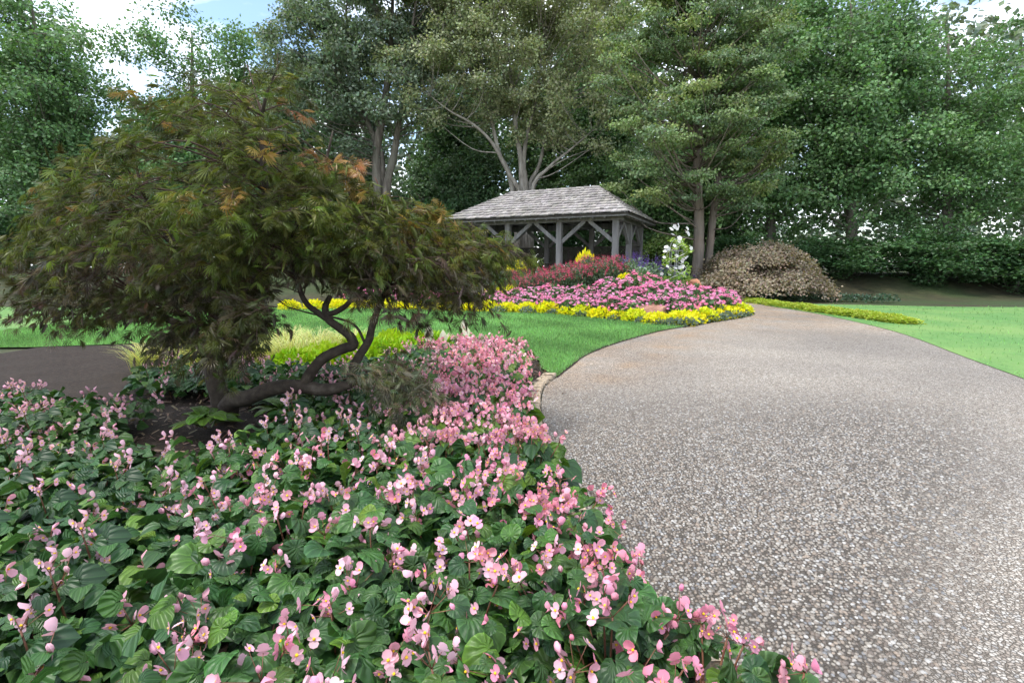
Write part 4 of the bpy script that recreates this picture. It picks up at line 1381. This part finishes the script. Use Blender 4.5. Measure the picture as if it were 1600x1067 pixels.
def cal_leaf():
    """arrow-shaped pale leaf with a pink midrib"""
    out_ = np.array([(0, 0), (.16, -.28), (.34, -.34), (.46, -.1), (.44, .2), (.3, .55), (.12, .85), (0, 1.05), (-.12, .85), (-.3, .55), (-.44, .2), (-.46, -.1), (-.34, -.34), (-.16, -.28)])
    V = [(x_, y_, .12 * abs(x_) - .16 * max(y_, 0) ** 2) for x_, y_ in out_]
    mid = [(0, .2, .02), (0, .5, -.02), (0, .75, -.07)]
    mb = MB()
    Vt = np.array(V + mid)
    T = [[0, 1, 2], [0, 2, 3], [0, 3, 14], [14, 3, 4], [14, 4, 15], [15, 4, 5], [15, 5, 16], [16, 5, 6], [16, 6, 7], [16, 7, 8], [16, 8, 9], [15, 16, 9], [15, 9, 10], [14, 15, 10], [14, 10, 11], [0, 14, 11], [0, 11, 12], [0, 12, 13]]
    c = np.tile(np.array([.58, .55, .45]), (len(Vt), 1))
    c[1:14] = (.46, .52, .30)
    c[7] = (.5, .6, .3)
    mb.add(Vt, T, None, 0, c)
    # raised pink ribs
    for d, ln in (((0, 1), .85), ((.42, .5), .45), ((-.42, .5), .45), ((.45, -.45), .4), ((-.45, -.45), .4)):
        d = np.array([*d, 0]); d = d / np.linalg.norm(d)
        pts = [np.array([0, .02, .012]) + d * ln * f + [0, 0, .12 * abs(d[0] * ln * f) - .16 * max(d[1] * ln * f, 0) ** 2] for f in (0, .5, 1)]
        mb.add(*tube(np.array(pts), [.018, .006], 4), 0, (.62, .11, .19))
    return mb.mesh('leaf', M['caladium'])


CAL = cal_leaf()
for (px, py, Y, lab, n_, hh) in ((722, 520, 8.15, 'tall white caladium with pink veins at the back of the begonias', 6, .42), (690, 545, 7.7, 'shorter white caladium left of the tall one at the bed edge', 4, .33), (668, 535, 8.2, 'pale caladium half hidden under maple fronds', 4, .33)):
    x = at(px, py, Y)[0]
    t = thing('caladium', lab, 'plant', (x, Y, .04))
    st = MB()
    for i in range(n_):
        a = i * 2.4 + rng.random()
        tilt = .25 + .5 * rng.random() if i else .1
        h = hh * (.75 + .4 * rng.random()) if i else hh * 1.22
        p = np.array([math.cos(a) * .3 * tilt, math.sin(a) * .3 * tilt, h])
        st.add(*tube(catmull([(0, 0, 0), p * [.4, .4, .6], p], 3), [.006, .004], 5), 0, (.35, .25, .15))
        o = put('leaf', CAL, t, tuple(p))
        s = .13 + .05 * rng.random()
        o.scale = (s, s, s)
        o.rotation_euler = (R(-25 - 30 * rng.random()) if i else R(62), 0, a - math.pi / 2) if i else (R(70), 0, R(12))
    st.build('stem', M['plantleaf'], t, smooth_=True)

# ------------------------------------------------------------------ stone edging along the bed
edging = thing('stone_edging', 'row of tan sandstone blocks edging the begonia bed along the path', 'edging', (.3, 4.2, 0))
STN = []
for k in range(5):
    bm = bmesh.new()
    bmesh.ops.create_cube(bm, size=1.0)
    bmesh.ops.subdivide_edges(bm, edges=bm.edges[:], cuts=2, use_grid_fill=True)
    for v in bm.verts:
        p = np.array(v.co)
        rr = np.abs(p).max()
        p = p * (1 - .09 * (np.sort(np.abs(p))[1] * 2) ** 4)
        v.co = p + rng.normal(size=3) * [.022, .03, .02]
    me = bpy.data.meshes.new('stone'); bm.to_mesh(me); bm.free(); me.materials.append(M['sandstone'])
    STN.append(me)
pl = path_left
i0 = int(np.argmin(np.abs(pl[:, 1] - 0.9)))
s_acc = 0.0
seg = np.vstack([pl[i0 - 1:56]])
cum = np.concatenate([[0], np.cumsum(np.linalg.norm(np.diff(seg, axis=0), axis=1))])
pos = 0.05
while pos < cum[-1] and True:
    ln = .15 + .13 * rng.random()
    c = pos + ln / 2
    q = np.array([np.interp(c, cum, seg[:, 0]), np.interp(c, cum, seg[:, 1])])
    q2 = np.array([np.interp(c + .05, cum, seg[:, 0]), np.interp(c + .05, cum, seg[:, 1])])
    d = norm(q2 - q)
    nn = np.array([-d[1], d[0]])
    if q[1] > 6.95: break
    o = put('stone', STN[rng.integers(5)], edging)
    w = .15 + .04 * rng.random()
    qq = q + nn * (w / 2 + .012)
    o.location = (qq[0] - .3, qq[1] - 4.2, .018 + .01 * rng.random())
    o.scale = (w, ln * .95, .085)
    o.rotation_euler = (R(rng.normal() * 2), R(rng.normal() * 2.5), math.atan2(d[1], d[0]) - math.pi / 2 + rng.normal() * .05)
    pos += ln + .008

# ------------------------------------------------------------------ Japanese maple in the foreground
def japanese_maple():
    base = np.array([-2.75, 4.75, 0.0])
    t = thing('japanese_maple', 'large laceleaf Japanese maple with olive and orange leaves arching over the begonias', 'tree', tuple(base))
    Y = 4.35
    def pl_(lst, Y_=Y):
        return [at(x, y, Y_ + (k[0] if k else 0)) for x, y, *k in lst]
    br = [
        ([base + [0, 0, -.05], base + [.12, -.1, .25]] + pl_([(385, 622, .2), (430, 606, .1), (470, 604), (510, 609), (548, 600)]), [.11, .085, .07, .066, .06, .055, .04]),
        (pl_([(474, 604), (486, 582), (505, 560), (535, 545), (552, 540), (548, 527), (532, 513), (514, 500), (508, 482), (516, 462)]), [.05, .048, .046, .045, .042, .04, .036, .034, .028, .02]),
        (pl_([(546, 602), (550, 580), (562, 555), (576, 532), (582, 508), (592, 480), (610, 440, .2), (640, 400, .3)]), [.04, .038, .037, .034, .03, .026, .02, .012]),
        (pl_([(558, 545), (566, 550), (562, 556)]), [.042, .036, .03]),
        (pl_([(514, 500), (496, 488), (476, 470), (462, 430, -.1), (452, 380, -.1)]), [.03, .026, .022, .018, .01]),
        (pl_([(510, 492), (528, 486), (548, 470), (580, 430, .2), (600, 380, .3), (640, 350, .3), (690, 352, .2)]), [.026, .024, .02, .016, .014, .01, .006]),
        (pl_([(572, 540), (556, 510), (530, 498), (495, 492), (450, 480)]), [.012, .011, .010, .008, .005]),
        ([base + [0, 0, .1], base + [-.05, 0, .7]] + pl_([(395, 470, .5), (408, 380, .3), (418, 330, .2), (412, 270, .1), (408, 200, .1), (416, 150), (436, 100)]), [.09, .075, .06, .045, .035, .025, .018, .012, .005]),
        (pl_([(418, 335, .2), (450, 330, .1), (482, 320), (500, 280), (512, 240), (520, 205)]), [.028, .024, .02, .016, .012, .006]),
        (pl_([(600, 380, .3), (560, 330, .3), (540, 290, .2)]), [.014, .01, .005]),
        (pl_([(620, 430, .2), (680, 400), (740, 385), (800, 385)]), [.014, .012, .009, .004]),
        ([base + [-.05, 0, .6]] + pl_([(330, 470, .8), (270, 380, .9), (220, 300, 1.0)]), [.07, .05, .035, .015]),
        ([base + [-.05, 0, .5]] + pl_([(300, 520, .9), (200, 470, 1.1), (110, 420, 1.2)]), [.06, .045, .03, .012]),
        ([base + [-.02, 0, .9]] + pl_([(360, 380, 1.2), (350, 260, 1.3), (330, 170, 1.3)]), [.05, .04, .03, .01]),
    ]
    sp, sr = [], []
    for i, (pts, rad) in enumerate(br):
        cp = catmull(pts, 6) - base
        rr = np.interp(np.linspace(0, 1, len(cp)), np.linspace(0, 1, len(rad)), rad)
        if i != 3:
            mb = MB(); mb.add(*tube(cp, rr, 10, .12)); mb.build('trunk' if i == 0 else 'branch', M['maplebark'], t, smooth_=True)
        sp.append(cp); sr.append(rr)
    sp, sr = np.vstack(sp), np.concatenate(sr)
    outline = np.array([(325, 95), (400, 96), (442, 110), (462, 150), (484, 190), (500, 222), (560, 238), (585, 300), (625, 312), (660, 296), (695, 330), (750, 352), (800, 372), (816, 388), (780, 402), (742, 420), (712, 436), (672, 430), (620, 436), (560, 425), (500, 420), (440, 430), (400, 450), (330, 470), (200, 490), (90, 490), (20, 470), (10, 380), (90, 270), (200, 160)], float)
    fr = []
    n = 9000
    P = np.column_stack([rng.uniform(0, 830, n), rng.uniform(80, 540, n)])
    P = P[inside(outline, P)]
    P = P[rng.random(len(P)) < np.where(P[:, 0] < 350, .5, 1.0)]
    P = P[rng.random(len(P)) < np.interp(P[:, 1], [90, 200, 330], [.24, .45, 1.0]) * np.where((P[:, 0] > 380) & (P[:, 0] < 560) & (P[:, 1] < 260), .7, 1)]
    dist = edge_dist(outline, P)
    half = 1.55 * np.sqrt(np.clip(dist / 190, 0.012, 1))
    s = rng.random(len(P)) * 2 - 1
    s = np.sign(s) * np.abs(s) ** .6
    Yd = 4.55 + s * half * np.where(s < 0, .72, 1.15)
    keep = 1080
    W = np.array([at(x, y, yd) for (x, y), yd in zip(P[:keep], Yd[:keep])])
    hgt = P[:keep, 1]
    # hanging skirts: low fronds
    ext = [(385, 505, 4.0, 16), (385, 470, 3.9, 18), (612, 575, 3.75, 9), (640, 595, 3.7, 10), (590, 585, 3.75, 6), (650, 465, 4.3, 8), (712, 440, 4.2, 12), (700, 420, 4.1, 10), (350, 520, 4.0, 24), (290, 500, 4.2, 24), (600, 450, 4.1, 10)]
    We, He = [], []
    for px, py, yd, k in ext:
        for _ in range(k):
            x_, y_ = px + rng.normal() * 22, py + rng.normal() * 13
            We.append(at(x_, y_, yd + rng.normal() * .12)); He.append(y_)
    W = np.vstack([W, We]); hgt = np.concatenate([hgt, He])
    axis = np.array([-2.15, 4.6])
    crown, twig = MB(), MB()
    LP, LD, LN, LC, LS = [], [], [], [], []
    for w, hy in zip(W, hgt):
        o_ = w[:2] - axis
        rr = np.linalg.norm(o_)
        o_ = o_ / max(rr, .05)
        a = math.atan2(o_[1], o_[0]) + rng.normal() * .8
        high = np.clip((340 - hy) / 200, 0, 1)
        rise = .15 + .55 * high + rng.normal() * .15
        d0 = norm([math.cos(a), math.sin(a), rise])
        L = .30 + .22 * rng.random()
        p0 = w - d0 * L * .5
        droop = (.55 - .3 * high) * L
        f = np.linspace(0, 1, 6)[:, None]
        pts = p0 + d0 * L * f - np.array([0, 0, droop]) * f ** 2
        twig.add(*tube(pts - base, [.0035, .0015], 3))
        k = 11
        ff = np.clip(np.concatenate([np.repeat(np.linspace(.2, .92, 5), 2), [1.0]]) + rng.normal(size=11) * .06, .1, 1.05)
        pp = p0 + d0 * L * ff[:, None] - np.array([0, 0, droop]) * ff[:, None] ** 2
        tan = norm(d0 * L - 2 * np.array([0, 0, droop]) * ff[:, None])
        side = norm(np.cross(tan, [0, 0, 1.0])) * np.tile([1, -1], 6)[:11][:, None]
        side[-1] = 0
        pp = pp + rng.normal(size=(k, 3)) * .025
        dr = norm(tan * .7 + side * .8 + [0, 0, -.25 + .2 * high] + rng.normal(size=(k, 3)) * .5)
        nr = norm(np.array([math.cos(a) * .35, math.sin(a) * .35, .9]) + rng.normal(size=(k, 3)) * .45)
        # leaf colour: orange young tips on the upper outside, olive below, bronze inside
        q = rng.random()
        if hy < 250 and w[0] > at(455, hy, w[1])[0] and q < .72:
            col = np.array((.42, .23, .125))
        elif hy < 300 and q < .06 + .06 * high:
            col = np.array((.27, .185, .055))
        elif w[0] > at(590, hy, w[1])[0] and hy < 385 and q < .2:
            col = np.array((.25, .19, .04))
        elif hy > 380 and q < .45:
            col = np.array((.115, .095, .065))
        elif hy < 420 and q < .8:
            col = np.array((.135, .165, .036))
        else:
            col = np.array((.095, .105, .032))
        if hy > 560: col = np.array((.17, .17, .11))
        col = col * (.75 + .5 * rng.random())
        LP.append(pp); LD.append(dr); LN.append(nr); LC.append(jitter(col, k, .4, .09)); LS.append(.062 + .06 * rng.random(k))
    LP, LD, LN, LC, LS = map(np.concatenate, (LP, LD, LN, LC, LS))
    stamp(crown, LACE, LP - base, frames(LD, LN), LS, LC)
    # small branches carrying the fronds
    low_ok = np.flatnonzero(hgt < 450)
    for w in W[rng.choice(low_ok, 420, replace=False)]:
        c = w - base
        p, pr = limb_to(sp, sr, c, .2)
        ln = np.linalg.norm(c - p)
        mid = p + (c - p) * .55 + [0, 0, .16 * ln] + rng.normal(size=3) * .07 * ln
        r0 = min(pr * .5, .004 + .006 * ln)
        twig.add(*tube(catmull([p, mid, c], 5), [r0, r0 * .6, .002], 4))
    twig.build('twig', M['twig'], t, smooth_=True, kind='stuff')
    crown.build('crown', M['mapleleaf'], t)


japanese_maple()

# ------------------------------------------------------------------ begonias
def beg_leaf_mesh(seed, big=True):
    r_ = np.random.default_rng(seed)
    ns = 16 if big else 9
    rings = (.45, .8, 1.0) if big else (1.0,)
    th = np.linspace(-math.pi * .94, math.pi * .94, ns)
    V, U, C = [(0, 0, 0)], [(0, 0)], [(1.35, 1.35, 1.1)]
    asym = (r_.random() - .5) * .25
    ph = r_.random() * 6
    for q in rings:
        for i, a in enumerate(th):
            rad = .42 + .42 * math.cos(a / 2) ** 2 + .10 * math.exp(-(a / .35) ** 2)
            rad *= 1 + asym * math.sin(a)
            if abs(a) > 2.7: rad *= .82
            if q == 1.0: rad *= 1 + .035 * math.sin(i * 2.7 + ph)
            x_, y_ = rad * q * math.sin(a), rad * q * math.cos(a)
            z = .42 * abs(x_) ** 1.2 - .36 * q * q * max(y_, 0) ** 2 - .16 * q ** 3 + .035 * math.sin(4 * a + ph) * q * q
            V.append((x_, y_, z)); U.append((a, q))
            e = 1.0 if q < 1 else 1.5  # lit leaf edges painted in: the rim colour is lightened
            C.append((e, e, e * .9))
    T = [[0, 1 + i + 1, 1 + i] for i in range(ns - 1)]
    for k in range(len(rings) - 1):
        o_ = 1 + k * ns
        for i in range(ns - 1):
            T += [[o_ + i, o_ + i + 1, o_ + ns + i + 1], [o_ + i, o_ + ns + i + 1, o_ + ns + i]]
    return np.array(V), np.array(T), np.array(U), np.array(C)


LEAFC = [(.040, .098, .032), (.048, .115, .032), (.034, .084, .034), (.095, .180, .026), (.064, .138, .030)]
BLM, BLP = [], []
for k in range(5):
    V, T, U, C = beg_leaf_mesh(k, True)
    mb = MB(); mb.add(V, T, None, 0, C * np.array(LEAFC[k]), U)
    BLM.append(mb.mesh('leaf', M['begleaf'], True))
for k in range(3):
    V, T, U, C = beg_leaf_mesh(20 + k, False)
    BLP.append((V, T, U))


def petal(L, W, cup, ang, nseg=8):
    """cupped rounded petal reaching out from the flower centre"""
    c_, s_ = math.cos(ang), math.sin(ang)
    a = np.linspace(0, 2 * math.pi, nseg, endpoint=False)
    x_ = np.sin(a) * W
    y_ = L * .5 * (1 - np.cos(a))
    z = cup * (x_ / W) ** 2 * .5 + cup * .9 * (y_ / L) ** 2
    V = np.vstack([[0, L * .5, cup * .05], np.stack([x_, y_, z], 1)])
    T = np.array([[0, 1 + (i + 1) % nseg, 1 + i] for i in range(nseg)])
    Rz = np.array([[c_, -s_, 0], [s_, c_, 0], [0, 0, 1]])
    return V @ Rz.T, T


def pollen_ball():
    t_ = DOME
    V = np.vstack([t_[0] * [.105, .105, .2] + [0, 0, .05]])
    return V, t_[1]


def beg_flower(kind, seed):
    """returns V, T, per-face material, per-vertex shade (0 pale .. 1 deep)"""
    r_ = np.random.default_rng(seed)
    V, T, Mi, S = [], [], [], []
    n0 = 0

    def ad(v, t, m_, s):
        nonlocal n0
        V.append(v); T.append(t + n0); Mi.append(np.full(len(t), m_)); S.append(s); n0 += len(v)
    if kind == 'open':
        for L, W, cup, ang in ((.56, .30, .10, .1 * r_.normal()), (.52, .30, .10, math.pi + .1 * r_.normal()), (.42, .115, .14, 1.57), (.42, .115, .14, -1.57)):
            v, t = petal(L, W, cup, ang)
            ad(v, t, 0, np.clip(.1 + .55 * np.linalg.norm(v[:, :2], axis=1) / .56, 0, 1))
        v, t = pollen_ball(); ad(v, t, 1, np.zeros(len(v)))
    elif kind == 'half':
        for ang, sgn in ((0, 1), (math.pi, 1)):
            v, t = petal(.55, .32, .5, ang)
            ad(v, t, 0, np.clip(.35 + .6 * np.linalg.norm(v[:, :2], axis=1) / .56, 0, 1))
        v, t = petal(.3, .1, .3, 1.57); ad(v, t, 0, np.full(len(v), .7))
        v, t = pollen_ball(); ad(v * [.8, .8, 1.2], t, 1, np.zeros(len(v)))
    else:  # bud: two closed rounded petals
        v, t = DOME
        for sg in (1, -1):
            vv = v * [.26, .34, .3 * sg] + [0, .3, 0]
            ad(vv, t if sg > 0 else t[:, ::-1], 0, np.clip(.6 + .5 * v[:, 2], 0, 1))
    return np.vstack(V), np.vstack(T), np.concatenate(Mi), np.concatenate(S)


PALE, DEEP = np.array((.85, .60, .665)), np.array((.79, .20, .325))
FLK = [beg_flower('open', 1), beg_flower('open', 2), beg_flower('half', 3), beg_flower('bud', 4)]


def fl_col(S, mi, T, tone):
    """petal colour from pale to pink; tone 0 pale .. 1 pink"""
    a = PALE * (1 - tone * .55) + DEEP * tone * .55
    b = PALE * (.75 - tone * .6) + DEEP * (.25 + tone * .6)
    return a[None] * (1 - S[:, None]) + b[None] * S[:, None]


POL = np.array((.80, .50, .02))
FLM = {}
for tone in (0, 1, 2, 3):
    for k, (V, T, Mi, S) in enumerate(FLK):
        c = fl_col(S, Mi, T, (0.0, .35, .7, 1.0)[tone])
        used = np.zeros(len(V), bool); used[T[Mi == 1].ravel()] = True
        c[used] = POL
        mb = MB(); mb.add(V, T, None, Mi, c)
        FLM[tone, k] = mb.mesh('flower' if k < 3 else 'bud', [M['begpetal'], M['pollen']], True)


def beg_layout(R0, H, nleaf, ncl, spread=.033, per=(4, 9), face=(0, -.35)):
    """leaf and flower placements of one plant, in its own space"""
    a = rng.random(nleaf) * 6.28
    rho = np.sqrt(rng.random(nleaf)) * R0
    layer = rng.random(nleaf) ** .55
    z = H * (1 - .45 * (rho / R0) ** 2) * (.25 + .75 * layer)
    o_ = np.stack([np.cos(a), np.sin(a), 0 * a], 1)
    lp = o_ * rho[:, None] + np.stack([0 * a, 0 * a, z], 1)
    ld = norm(o_ * (.4 + rho[:, None] / R0) + rng.normal(size=(nleaf, 3)) * [.5, .5, .2] + [0, 0, -.12])
    ln_ = norm(np.array([[0, 0, 1.0]]) + o_ * .45 * (rho / R0)[:, None] + rng.normal(size=(nleaf, 3)) * .42 + [0, -.15, 0])
    ls = (.040 + .060 * rng.random(nleaf) ** 1.2) * (1.12 - .25 * (layer > .85)) * np.where(rng.random(nleaf) < .1, 1.3, 1.0)
    fl = []
    stems = []
    for i in range(ncl):
        ca = rng.random() * 6.28
        cr = math.sqrt(rng.random()) * R0 * 1.05
        cz = H * (1 - .42 * (cr / R0) ** 2) + .005 + .05 * rng.random()
        c = np.array([math.cos(ca) * cr, math.sin(ca) * cr, cz])
        stems.append(c)
        for j in range(rng.integers(*per)):
            off = rng.normal(size=3) * spread * [1, 1, .8]
            p = c + off
            nrm = norm(off / spread * .35 + np.array([face[0], face[1], .55]) + np.array([math.cos(ca), math.sin(ca), 0]) * .35 + rng.normal(size=3) * .45)
            up = norm(np.array([0, 0, 1.0]) + rng.normal(size=3) * .5)
            k = rng.choice(4, p=[.36, .30, .25, .09])
            fl.append((p, nrm, up, k, c))
    return lp, ld, ln_, ls, fl, stems


def mat_euler(Rm):
    from mathutils import Matrix
    return Matrix(Rm.tolist()).to_euler()


def stems_mb(mb, stems, fl):
    for c in stems:
        b = c * [.3, .3, 0]
        mb.add(*tube(catmull([b, b + (c - b) * [.35, .35, .5], c - [0, 0, .035]], 3), [.005, .003], 5))
    for p, nrm, up, k, c in fl:
        mb.add(*tube(np.array([c - [0, 0, .035], p - nrm * .004]), [.0016, .0012], 3))


EDGEB = []


def near_begonia(loc, label, group, nleaf, ncl, tones, H, R0=.24, sc=1.0):
    t = thing('begonia_plant', label, 'flower', loc, 0, group)
    lp, ld, ln_, ls, fl, stems = beg_layout(R0, H, nleaf, ncl)
    F = frames(ld, ln_)
    for i in range(nleaf):
        k = rng.choice(5, p=[.3, .25, .2, .1, .15])
        o = put('leaf', BLM[k], t, tuple(lp[i]))
        o.rotation_euler = mat_euler(F[i])
        o.scale = (ls[i] * (.95 if rng.random() < .5 else 1.05), ls[i], ls[i])
    for p, nrm, up, k, c in fl:
        o = put('flower' if k < 3 else 'bud', FLM[int(rng.choice(tones)), k], t, tuple(p))
        o.rotation_euler = mat_euler(frames(up[None], nrm[None])[0])
        s = .036 + .021 * rng.random()
        o.scale = (s, s, s)
    mb = MB(); stems_mb(mb, stems, fl); mb.build('stem', M['begstem'], t, smooth_=True)
    return t


def far_begonia_proto(nleaf, ncl, tones, H, R0=.24, per=(4, 8), spread=.034, lbright=1.0):
    lp, ld, ln_, ls, fl, stems = beg_layout(R0, H, nleaf, ncl, spread, per)
    F = frames(ld, ln_)
    fo, bl, st = MB(), MB(), MB()
    kk = rng.integers(0, 3, nleaf)
    lc = np.array(LEAFC)[rng.choice(5, nleaf, p=[.25, .25, .15, .2, .15])] * (.8 + .45 * rng.random((nleaf, 1))) * lbright
    for k in range(3):
        s_ = kk == k
        stamp(fo, BLP[k], lp[s_], F[s_], ls[s_], lc[s_])
    for p, nrm, up, k, c in fl:
        V, T, Mi, S = FLK[k]
        tone = (0.0, .35, .7, 1.0)[int(rng.choice(tones))]
        col = fl_col(S, Mi, T, tone)
        used = np.zeros(len(V), bool); used[T[Mi == 1].ravel()] = True
        col[used] = POL
        Rm = frames(up[None], nrm[None])[0]
        bl.add((V * (.036 + .021 * rng.random())) @ Rm.T + p, T, None, Mi, col)
    stems_mb(st, stems, fl)
    return [('foliage', fo.mesh('foliage', M['begleaf'], True), 'stuff'), ('blossom', bl.mesh('blossom', [M['begpetal'], M['pollen']], True), 'stuff'), ('stem', st.mesh('stem', M['begstem'], True), None)]


SHADE = [far_begonia_proto(46, 2, (0, 0, 1), .36), far_begonia_proto(48, 2, (0, 1), .38), far_begonia_proto(46, 1, (0, 0, 1), .34)]
MID = [far_begonia_proto(46, 7, (1, 2), .38), far_begonia_proto(46, 8, (1, 2, 2, 3), .40)]
DENSE = [far_begonia_proto(52, 10, (1, 2, 3), .40, spread=.042, lbright=1.15), far_begonia_proto(52, 11, (0, 2, 3), .39, spread=.042, lbright=1.15), far_begonia_proto(54, 9, (1, 3, 3), .41, spread=.042, lbright=1.1)]

plant_poly = np.array([(.86, .72), (.78, 1.3), (.48, 1.95), (.21, 2.9), (.05, 4.1), (-.03, 5.3), (.0, 6.3), (.14, 7.8), (-.5, 7.95), (-1.3, 7.4), (-1.8, 6.5), (-2.6, 6.3), (-4.5, 6.4), (-4.5, 5.7), (-2.6, 5.3), (-1.95, 4.75), (-1.85, 3.8), (-2.0, 3.35), (-3.0, 3.3), (-3.4, 4.5), (-6.4, 5.2), (-6.4, .72)])
pts = []
st_ = .285
for j, y in enumerate(np.arange(.72, 8, st_ * .87)):
    for x in np.arange(-6.4, 1.0, st_):
        pts.append((x + (j % 2) * st_ / 2 + (rng.random() - .5) * .09, y + (rng.random() - .5) * .09))
pts = np.array(pts)
pts = pts[inside(plant_poly, pts)]
soil_z = .045
nearc = 0
for x, y in pts:
    d_edge = edge_dist(plant_poly[:8], np.array([[x, y]]))[0]
    if abs(x) > y * 1.08 + .6: continue
    in_frame = abs(x) < y * .53 + .25
    edge_ = d_edge < .42 and x > -.8
    under = y > 3.0 and x < -.75 and y < 7.0
    H = .35 + .06 * rng.random()
    if y < 3.1 and in_frame:
        nearc += 1
        if edge_:
            EDGEB.append(near_begonia((x, y, soil_z - (.03 if d_edge < .15 else 0)), 'pink begonia spilling over the path edge in the near foreground', 'near begonias along the path edge', 42, 7, (1, 2, 2, 3, 3), H))
        else:
            near_begonia((x, y, soil_z), 'pale pink begonia with large glossy leaves in the near foreground bed', 'near begonias inside the bed', 46, 3, (0, 0, 1, 1, 2, 3), H)
    else:
        if under:
            me, lab, grp = SHADE[rng.integers(3)], 'pale begonia in the shade under the maple branches', 'begonias shaded by the maple'
        elif y > 4.7 or edge_ and y > 3.6:
            me, lab, grp = DENSE[rng.integers(3)], 'densely flowering pink begonia in the far part of the bed', 'far dense pink begonias'
        elif y > 3.1:
            me, lab, grp = MID[rng.integers(2)], 'pink begonia in the middle of the bed between foreground and maple', 'middle begonias'
        else:
            me, lab, grp = SHADE[rng.integers(3)], 'pale begonia at the far left of the foreground bed', 'left foreground begonias'
        plant(me, 'begonia_plant', lab, 'flower', (x, y, soil_z), rng.random() * 1.2 - .6, H / .38, grp)

for i, o in enumerate(sorted(EDGEB, key=lambda o: o.location.y)):
    o['label'] = f'{ORD[min(i, 19)]} pink begonia from the bottom corner along the path edge'

# broad green leaves at the left by the open mulch
for (x, y, lab) in ((-2.2, 4.75, 'broad-leaved green plant in the mulch under the maple trunk'), (-2.65, 4.3, 'broad-leaved green plant left of the open mulch')):
    t = thing('hosta_plant', lab, 'plant', (x, y, .04))
    for i in range(11):
        a = i * 2.4
        o = put('leaf', BLM[3], t, (math.cos(a) * .1, math.sin(a) * .1, .12 + .1 * rng.random()))
        o.scale = (.10, .2, .16)
        o.rotation_euler = mat_euler(frames(np.array([[math.cos(a), math.sin(a), .25]]), np.array([[0, 0, 1.0]]))[0])

# fallen leaves
V, T, U, C = beg_leaf_mesh(40, True)
mb = MB(); mb.add(V * [.55, 1, 1], T, None, 0, np.tile((.50, .50, .13), (len(V), 1)), U)
fm = mb.mesh('fallen_leaf', M['caladium'], True)
mb = MB(); mb.add(V * [.55, 1, 1], T, None, 0, np.tile((.10, .055, .03), (len(V), 1)), U)
fmb = mb.mesh('fallen_leaf', M['caladium'], True)
p = at(752, 797, 2.62)
o = put('fallen_leaf', fm, None, tuple(p)); o.scale = (.075,) * 3; o.rotation_euler = (R(35), R(10), R(150)); tag(o, 'yellow fallen leaf lying on the begonia foliage', 'leaf')
for px, py, lab in ((882, 614, 'tiny dark leaf lying on the path near the lawn corner'), (1132, 1010, 'small brown leaf on the path at the bottom right')):
    q = gp(px, py, .03)
    o = put('fallen_leaf', fmb, None, (q[0], q[1], .035)); o.scale = (.045,) * 3; o.rotation_euler = (R(-12), R(8), R(50)); tag(o, lab, 'leaf')
print('near begonias', nearc, 'pentas', cnt, 'objects', len(COL.objects))
